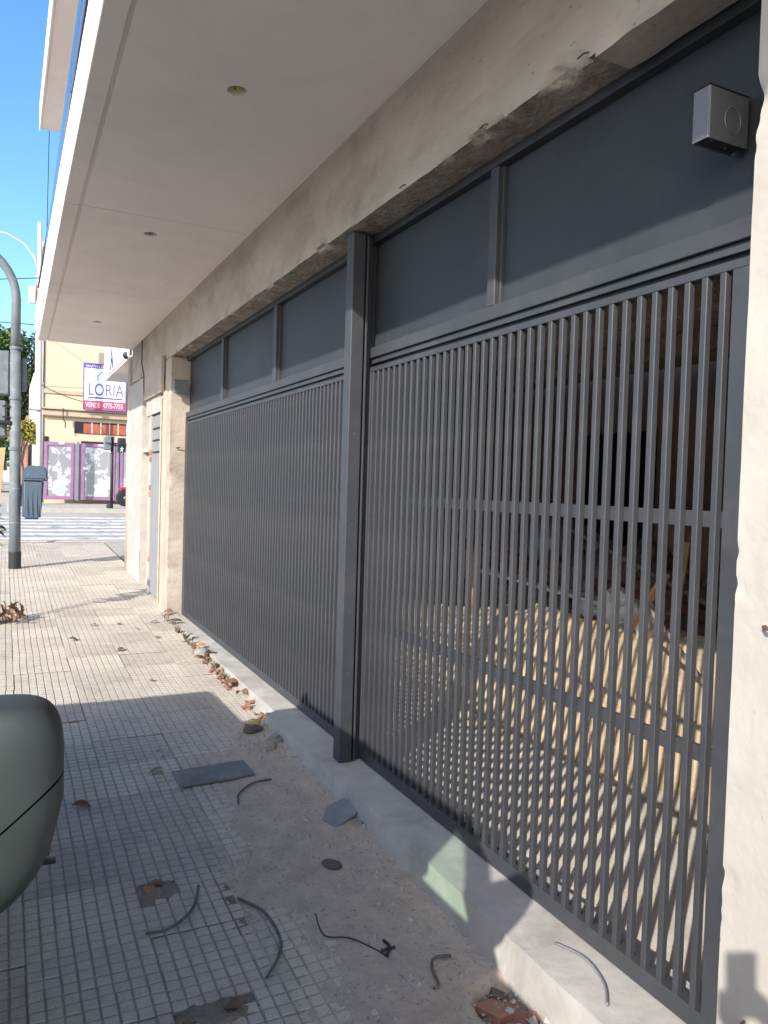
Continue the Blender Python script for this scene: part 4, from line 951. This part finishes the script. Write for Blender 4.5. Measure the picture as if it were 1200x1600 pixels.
tree('leafy_tree', 'tall green tree rising behind the curved traffic pole', -1.6, 47, 10.5, 3.0, 7.8, 9000, m_leaf, 3, .30)
tree('leafy_tree', 'dark green tree crown right of the traffic pole beside the cream house', .6, 58, 12, 3.6, 8.3, 9000, m_leaf2, 4, .34)
tree('leafy_tree', 'lower dark tree filling the street end behind the pole', -2.6, 70, 10, 4.2, 6.0, 8000, m_leaf2, 5, .40)
tree('leafy_tree', 'bushy tree low at the left edge behind the pole', -.9, 39, 4.4, 1.25, 2.9, 4000, m_leaf, 6, .2, .08)
tree('leafy_tree', 'yellow green sapling against the far house fronts', .62, 33, 4.0, .55, 3.35, 1600, m_leafy, 8, .15, .05)
tree('street_tree', 'street tree on the opposite pavement', -17.5, -3.5, 8.0, 1.6, 6.6, 3000, m_leaf, 11, .22)
# houses of the next block, seen edge on
nb = thing('far_house', 'narrow brick and grey house fronts beyond the cream house', 'house', (1.3, 45, 1))
child(bx('wall', m_wall2, None, 1.12, 6, 37.25, 44, .8, 6.2, bevel=.02), nb)
child(bx('wall', m_brick, None, 1.0, 6, 44.02, 58, .8, 4.8, bevel=.02), nb)
for i in range(4): child(bx('window', m_dark, None, 1.08, 1.118, 38+i*1.5, 38.8+i*1.5, 1.8, 3.2), nb)
nb2 = thing('end_building', 'dark glassy building closing the far end of the street', 'building', (-6, 120, 1))
child(bx('wall', m_wall2, None, -40, 10, 120, 130, .5, 13, bevel=.05), nb2)
for i in range(14):
    for j in range(3): child(bx('window', m_dark, None, -38+i*3.3, -36+i*3.3, 119.9, 119.99, 2.5+j*3.4, 4.6+j*3.4), nb2)
# opposite side of the street (out of frame, closes the street)
ob = thing('opposite_house', 'plain house row across the street from the gates', 'house', (-23, 5, 0))
child(bx('wall', m_wall2, None, -30, -22, -20, 13, -.5, 5.2, bevel=.02), ob)
rc = thing('parked_car', 'small dark red car parked far down the street behind the bin', 'car', (-.75, 40, G(40)))
z_ = G(40)-.13
child(smooth_angle(MB().prism([(38.4, z_+.35), (38.35, z_+.75), (39.2, z_+.88), (39.8, z_+1.4), (41.3, z_+1.42), (42.0, z_+.92), (42.4, z_+.85), (42.4, z_+.35)], 'x', -1.75, -.05).build('body', m_red, bevel=.08, seg=2)), rc)
child(bx('rear_window', m_dark, None, -1.55, -.25, 39.28, 39.42, z_+.95, z_+1.32), rc)
for x in (-1.7, -.28):
    for y in (39.0, 41.6): child(MB().lathe([(.1, -.09), (.3, -.09), (.31, 0), (.3, .09), (.1, .09)], (x+.1, y, z_+.31), 'x', 16).build('wheel', m_rub), rc)
bp = thing('orange_banner', 'tapered orange banner post at the far left edge of the street', 'banner', (-.12, 14.9, G(14.9)))
child(MB().prism([(-.20, 2.1), (.02, 2.12), (-.05, 1.2), (-.10, .5), (-.14, 1.2)], 'y', 14.9, 14.93).build('flag', m_orange), bp)
child(MB().tube([(-.10, 14.95, G(14.9)-.05), (-.10, 14.95, 2.15)], .02, 6).build('pole', m_galv), bp)

# ------------------------------------------------------------------ the pickup at the kerb (its wing mirror reaches into the picture)
tk = thing('pickup_truck', 'olive grey pickup parked at the kerb, its wing mirror in the left foreground', 'pickup', (-1.15, 1.8, G(1.8)-.13))
def c(o): return child(o, tk)
XR, XL = -.245, -2.02; zr = -.19
def arch(yc, r=.42, n=9): return [(yc+r*math.cos(math.pi*k/n), zr+.36+r*math.sin(math.pi*k/n)) for k in range(n+1)]
prof = [(-1.05, zr+.38)] + arch(-.28)[::-1] + arch(3.30)[::-1] + [(4.33, zr+.42), (4.34, 1.19), (4.30, 1.215), (3.06, 1.215), (3.02, 1.275), (.86, 1.275), (.72, 1.20), (.55, 1.195), (-.85, 1.10), (-1.02, 1.02), (-1.10, .75), (-1.10, zr+.55)]
c(smooth_angle(MB().prism(prof, 'x', XL, XR).build('body', m_truck, bevel=.035, seg=2), 30))
c(bx('bed_floor', m_rub, None, XL+.12, XR-.12, 3.12, 4.25, 1.2165, 1.222, bevel=0))
XRr, XLr = -.455, -1.81; ZR = 1.765
c(smooth_angle(MB().box(XLr, XRr, 1.0, 2.98, ZR-.05, ZR).build('roof', m_truck, bevel=.022, seg=2)))
for s in (1, -1):
    f = (lambda x: x) if s == 1 else (lambda x: XL+XR-x)
    c(MB().tube([(f(-.27), .80, 1.18), (f(-.345), .89, 1.47), (f(-.465), 1.03, 1.745)], [.052, .045, .042], 8).build('front_pillar', m_truck))
    c(MB().tube([(f(-.27), 1.98, 1.18), (f(-.475), 2.02, 1.745)], .04, 8).build('middle_pillar', m_blackm))
    c(MB().tube([(f(-.28), 3.0, 1.18), (f(-.475), 2.93, 1.745)], .065, 8).build('rear_pillar', m_truck))
    for (y0, y1, y2, y3) in ((.86, 1.94, 1.07, 1.98), (2.02, 2.95, 2.05, 2.88)):
        c(MB().add([(f(-.262), y0, 1.2), (f(-.262), y1, 1.2), (f(-.465), y3, 1.72), (f(-.465), y2, 1.72)], [(0, 1, 2, 3)]).build('side_window', g_truck))
    for yy2 in (.80, 1.98): c(bx('door_handle', m_blackm, None, *sorted((f(XR+.0), f(XR+.03))), yy2+.95, yy2+1.1, 1.02, 1.05, bevel=.006))
c(MB().add([(-.33, .74, 1.2), (-1.93, .74, 1.2), (-1.78, 1.02, 1.73), (-.49, 1.02, 1.73)], [(0, 1, 2, 3)]).build('windscreen', g_truck))
c(MB().add([(-.33, 2.99, 1.2), (-1.93, 2.99, 1.2), (-1.78, 2.93, 1.72), (-.49, 2.93, 1.72)], [(0, 1, 2, 3)]).build('rear_window', g_truck))
for x in (-.78, -1.48): c(smooth_angle(MB().box(x-.30, x+.30, 1.07, 1.09, 1.46, 1.715).build('light_cut_visor', m_seat, bevel=.008)))  # unseen plates added to cut the window light falling on the ledge
for x in (-.70, -1.56):
    c(smooth_angle(MB().box(x-.22, x+.22, 1.72, 1.86, 1.15, 1.50).build('seat_back', m_seat, bevel=.05, seg=2)))
c(MB().lathe([(.17, -.012), (.185, 0), (.17, .012)], (-1.56, 1.12, 1.22), 'y', 18).build('steering_wheel', m_blackm))
for y in (-.28, 3.30):
    for x in (XR-.11, XL+.11):
        o = MB().lathe([(.20, -.11), (.34, -.11), (.365, -.07), (.365, .07), (.34, .11), (.20, .11)], (x, y, zr+.36), 'x', 24).build('wheel', m_rub, smooth=True); c(o)
        q = MB().lathe([(.02, -.09), (.19, -.10), (.205, -.06), (.205, .06), (.19, .10), (.02, .09)], (x, y, zr+.36), 'x', 18).build('rim', m_galv, smooth=True); child(q, o); q.matrix_parent_inverse = Matrix.Identity(4)
for x in (-.45, -1.82): c(smooth_angle(MB().box(x-.16, x+.16, -1.13, -1.06, .72, .92).build('headlight', m_lamp, bevel=.03, seg=2)))
c(bx('grille', m_blackm, None, -1.62, -.65, -1.13, -1.09, .70, .95, bevel=.01)); c(smooth_angle(MB().box(XL+.02, XR-.02, -1.22, -1.05, .18, .46).build('bumper', m_galv, bevel=.04, seg=2)))
for x in (-.34, -1.93): c(bx('tail_light', m_redp, None, x-.07, x+.07, 4.335, 4.365, .75, 1.05, bevel=.01))
# wing mirrors: a two-piece rounded housing with a glass face
def superell(a, b, h, n1, n2, seg=40, rings=26):
    def pw(v, e): return math.copysign(abs(v)**e, v)
    V, F = [], []
    for i in range(rings+1):
        ph = -math.pi/2+math.pi*i/rings
        for j in range(seg):
            th = 2*math.pi*j/seg
            V.append((a*pw(math.cos(ph), n1)*pw(math.cos(th), n2), b*pw(math.cos(ph), n1)*pw(math.sin(th), n2), h*pw(math.sin(ph), n1)))
    for i in range(rings):
        for j in range(seg): F.append((i*seg+j, i*seg+(j+1) % seg, (i+1)*seg+(j+1) % seg, (i+1)*seg+j))
    return V, F
def mirror(s):
    f = 1 if s > 0 else -1; cx = -.0315 if s > 0 else XL+XR+.0315
    V, F = superell(.100, .056, .1235, .40, .56)
    V = [((x+.1)*(1-.30*max(0, -z/.1235)**1.7)-.1+.006*max(0, z/.1235), y*(1-.25*(z/.1235)**2*.4), z) for x, y, z in V]
    root = None
    for name, keep in (('mirror_housing', 1), ('mirror_skirt', -1)):
        me = bpy.data.meshes.new(name); me.from_pydata(V, [], F); bm = bmesh.new(); bm.from_mesh(me); bmesh.ops.remove_doubles(bm, verts=bm.verts, dist=1e-5)
        nrm = Vector((-.62*f, 0.10, .78)).normalized(); ptp = Vector((.040*f, 0, -.018))+nrm*(.0012*keep)
        bmesh.ops.bisect_plane(bm, geom=bm.verts[:]+bm.edges[:]+bm.faces[:], plane_co=ptp, plane_no=nrm, clear_inner=keep > 0, clear_outer=keep < 0)
        bmesh.ops.holes_fill(bm, edges=[e for e in bm.edges if e.is_boundary])
        bmesh.ops.recalc_face_normals(bm, faces=bm.faces); bm.to_mesh(me); bm.free(); me.materials.append(m_mirr)
        o = bpy.data.objects.new(name, me); col.objects.link(o); o.location = (cx, .977, 1.239); o.rotation_euler = (0, R_(-3*f), R_(-8*f)); smooth_angle(o, 35)
        if keep > 0: root = o
        c(o)
    gl = smooth_angle(MB().box(-.079, .079, .050, .0572, -.094, .094).build('mirror_glass', m_chrome, bevel=.004)); gl.parent = root; gl.location = (0, .004, 0)
    rim = MB().box(-.084, .084, .048, .0565, -.100, -.0955).box(-.084, .084, .048, .0565, .0955, .100).build('glass_rim', m_blackm); rim.parent = root
    sw = smooth_angle(MB().tube([(cx+.02*f, .955, 1.333), (cx-.07*f, .935, 1.345)], .0012, 5).build('top_seam', m_blackm)); c(sw)
    c(MB().tube([(cx-.03*f, .977, 1.135), (cx-.12*f, .945, 1.12), (XR-.02 if s > 0 else XL+.02, .90, 1.14)], [.034, .028, .036], 10).build('mirror_arm', m_blackm, smooth=True))
mirror(1); mirror(-1)

# ------------------------------------------------------------------ the person taking the picture (only the shadow of phone and hands shows)
pe = thing('person', 'person in dark clothes raising a phone, seen only as a shadow', 'person', (.20, -.48, G(-.48)))
def skin(name, pts, edges, rad, mt, parent, sub=2):
    me = bpy.data.meshes.new(name); me.from_pydata(pts, edges, []); o = bpy.data.objects.new(name, me); col.objects.link(o)
    sm = o.modifiers.new('skin', 'SKIN'); sm.use_smooth_shade = True
    for i, v in enumerate(me.skin_vertices[0].data): v.radius = (rad[i], rad[i]); v.use_root = (i == 0)
    ss = o.modifiers.new('sub', 'SUBSURF'); ss.levels = sub; ss.render_levels = sub
    me.materials.append(mt); child(o, parent); return o
g0 = G(-.48); bxp, byp = .20, -.48
pts = [(bxp, byp, g0+.93), (bxp, byp, g0+1.12), (bxp, byp+.01, g0+1.36), (bxp, byp+.02, g0+1.46), (bxp, byp+.03, g0+1.56), (bxp, byp+.05, g0+1.68),
       (bxp-.17, byp+.02, g0+1.38), (bxp-.22, byp+.16, g0+1.20), (bxp-.165, byp+.36, g0+1.42), (bxp+.17, byp+.02, g0+1.38), (bxp+.20, byp+.18, g0+1.22), (bxp-.06, byp+.38, g0+1.44),
       (bxp-.10, byp, g0+.86), (bxp-.10, byp+.02, g0+.48), (bxp-.10, byp, g0+.09), (bxp-.11, byp+.15, g0+.04), (bxp+.10, byp, g0+.86), (bxp+.10, byp+.02, g0+.48), (bxp+.10, byp, g0+.09), (bxp+.11, byp+.15, g0+.04)]
edges = [(0, 1), (1, 2), (2, 3), (3, 4), (4, 5), (2, 6), (6, 7), (7, 8), (2, 9), (9, 10), (10, 11), (0, 12), (12, 13), (13, 14), (14, 15), (0, 16), (16, 17), (17, 18), (18, 19)]
rad = [.145, .135, .15, .07, .055, .10, .065, .045, .028, .065, .045, .028, .085, .06, .042, .035, .085, .06, .042, .035]
skin('body', pts, edges, rad, m_cloth, pe)
hh = Vector((bxp, byp+.05, g0+1.68))
o = MB(); V, F = superell(.078, .098, .118, .9, 1.0, 20, 14); o.add([(hh.x+x, hh.y+y, hh.z+z) for x, y, z in V], F); child(o.build('head', m_skin, smooth=True), pe)
o = MB(); V, F = superell(.086, .10, .09, .9, 1.0, 20, 14); o.add([(hh.x+x, hh.y-.02+y, hh.z+.045+z) for x, y, z in V], F); child(o.build('hair', m_hair, smooth=True), pe)
child(MB().tube([(hh.x, hh.y+.09, hh.z+.01), (hh.x, hh.y+.125, hh.z-.015), (hh.x, hh.y+.095, hh.z-.03)], [.008, .014, .008], 6).build('nose', m_skin, smooth=True), pe)
fwd = Vector((cf.x, cf.y, cf.z)); rt = cr; upv = -cd; lens = Vector((0, 0, ZC))
ph = thing('phone', 'phone held upright at the camera position, seen only as a shadow', 'phone', lens - fwd*.014)
def obox(name, mt, ctr, hx, hy, hz, par, bevel=.003):
    o = MB().box(-hx, hx, -hy, hy, -hz, hz).build(name, mt, None, bevel=bevel)
    o.matrix_world = Matrix(((rt.x, fwd.x, upv.x, ctr.x), (rt.y, fwd.y, upv.y, ctr.y), (rt.z, fwd.z, upv.z, ctr.z), (0, 0, 0, 1)))
    mw = o.matrix_world.copy(); o.parent = par; o.matrix_parent_inverse = Matrix.Translation(-Vector(par.location)); return o
pc = lens - fwd*.014 + rt*(-.018) - upv*.062
obox('case', m_blackm, pc, .038, .0045, .080, ph, .004)
obox('screen', m_dark, pc - fwd*.0052, .035, .0004, .076, ph, 0)
# both hands, five fingers each, closed on the phone's lower edges
for s in (-1, 1):
    pal = pc + rt*(.045*s) - upv*.055 - fwd*.03; wr = Vector(pts[8] if s < 0 else pts[11])
    P0 = [wr, wr.lerp(pal, .5), pal]; ed = [(0, 1), (1, 2)]; rr = [.027, .028, .026]
    for k in range(4):
        b0 = len(P0); base = pal + upv*(.026-.017*k)
        P0 += [base+rt*(.006*s)+fwd*.020, base+rt*(.004*s)+fwd*.040, base-rt*(.018*s)+fwd*.046]; ed += [(2, b0), (b0, b0+1), (b0+1, b0+2)]; rr += [.0095, .0088, .008]
    b0 = len(P0); P0 += [pal+upv*.03-rt*(.008*s)-fwd*.004, pal+upv*.055-rt*(.022*s)+fwd*.010]; ed += [(2, b0), (b0, b0+1)]; rr += [.0105, .009]
    skin('hand', [tuple(p) for p in P0], ed, rr, m_skin, pe, 1)
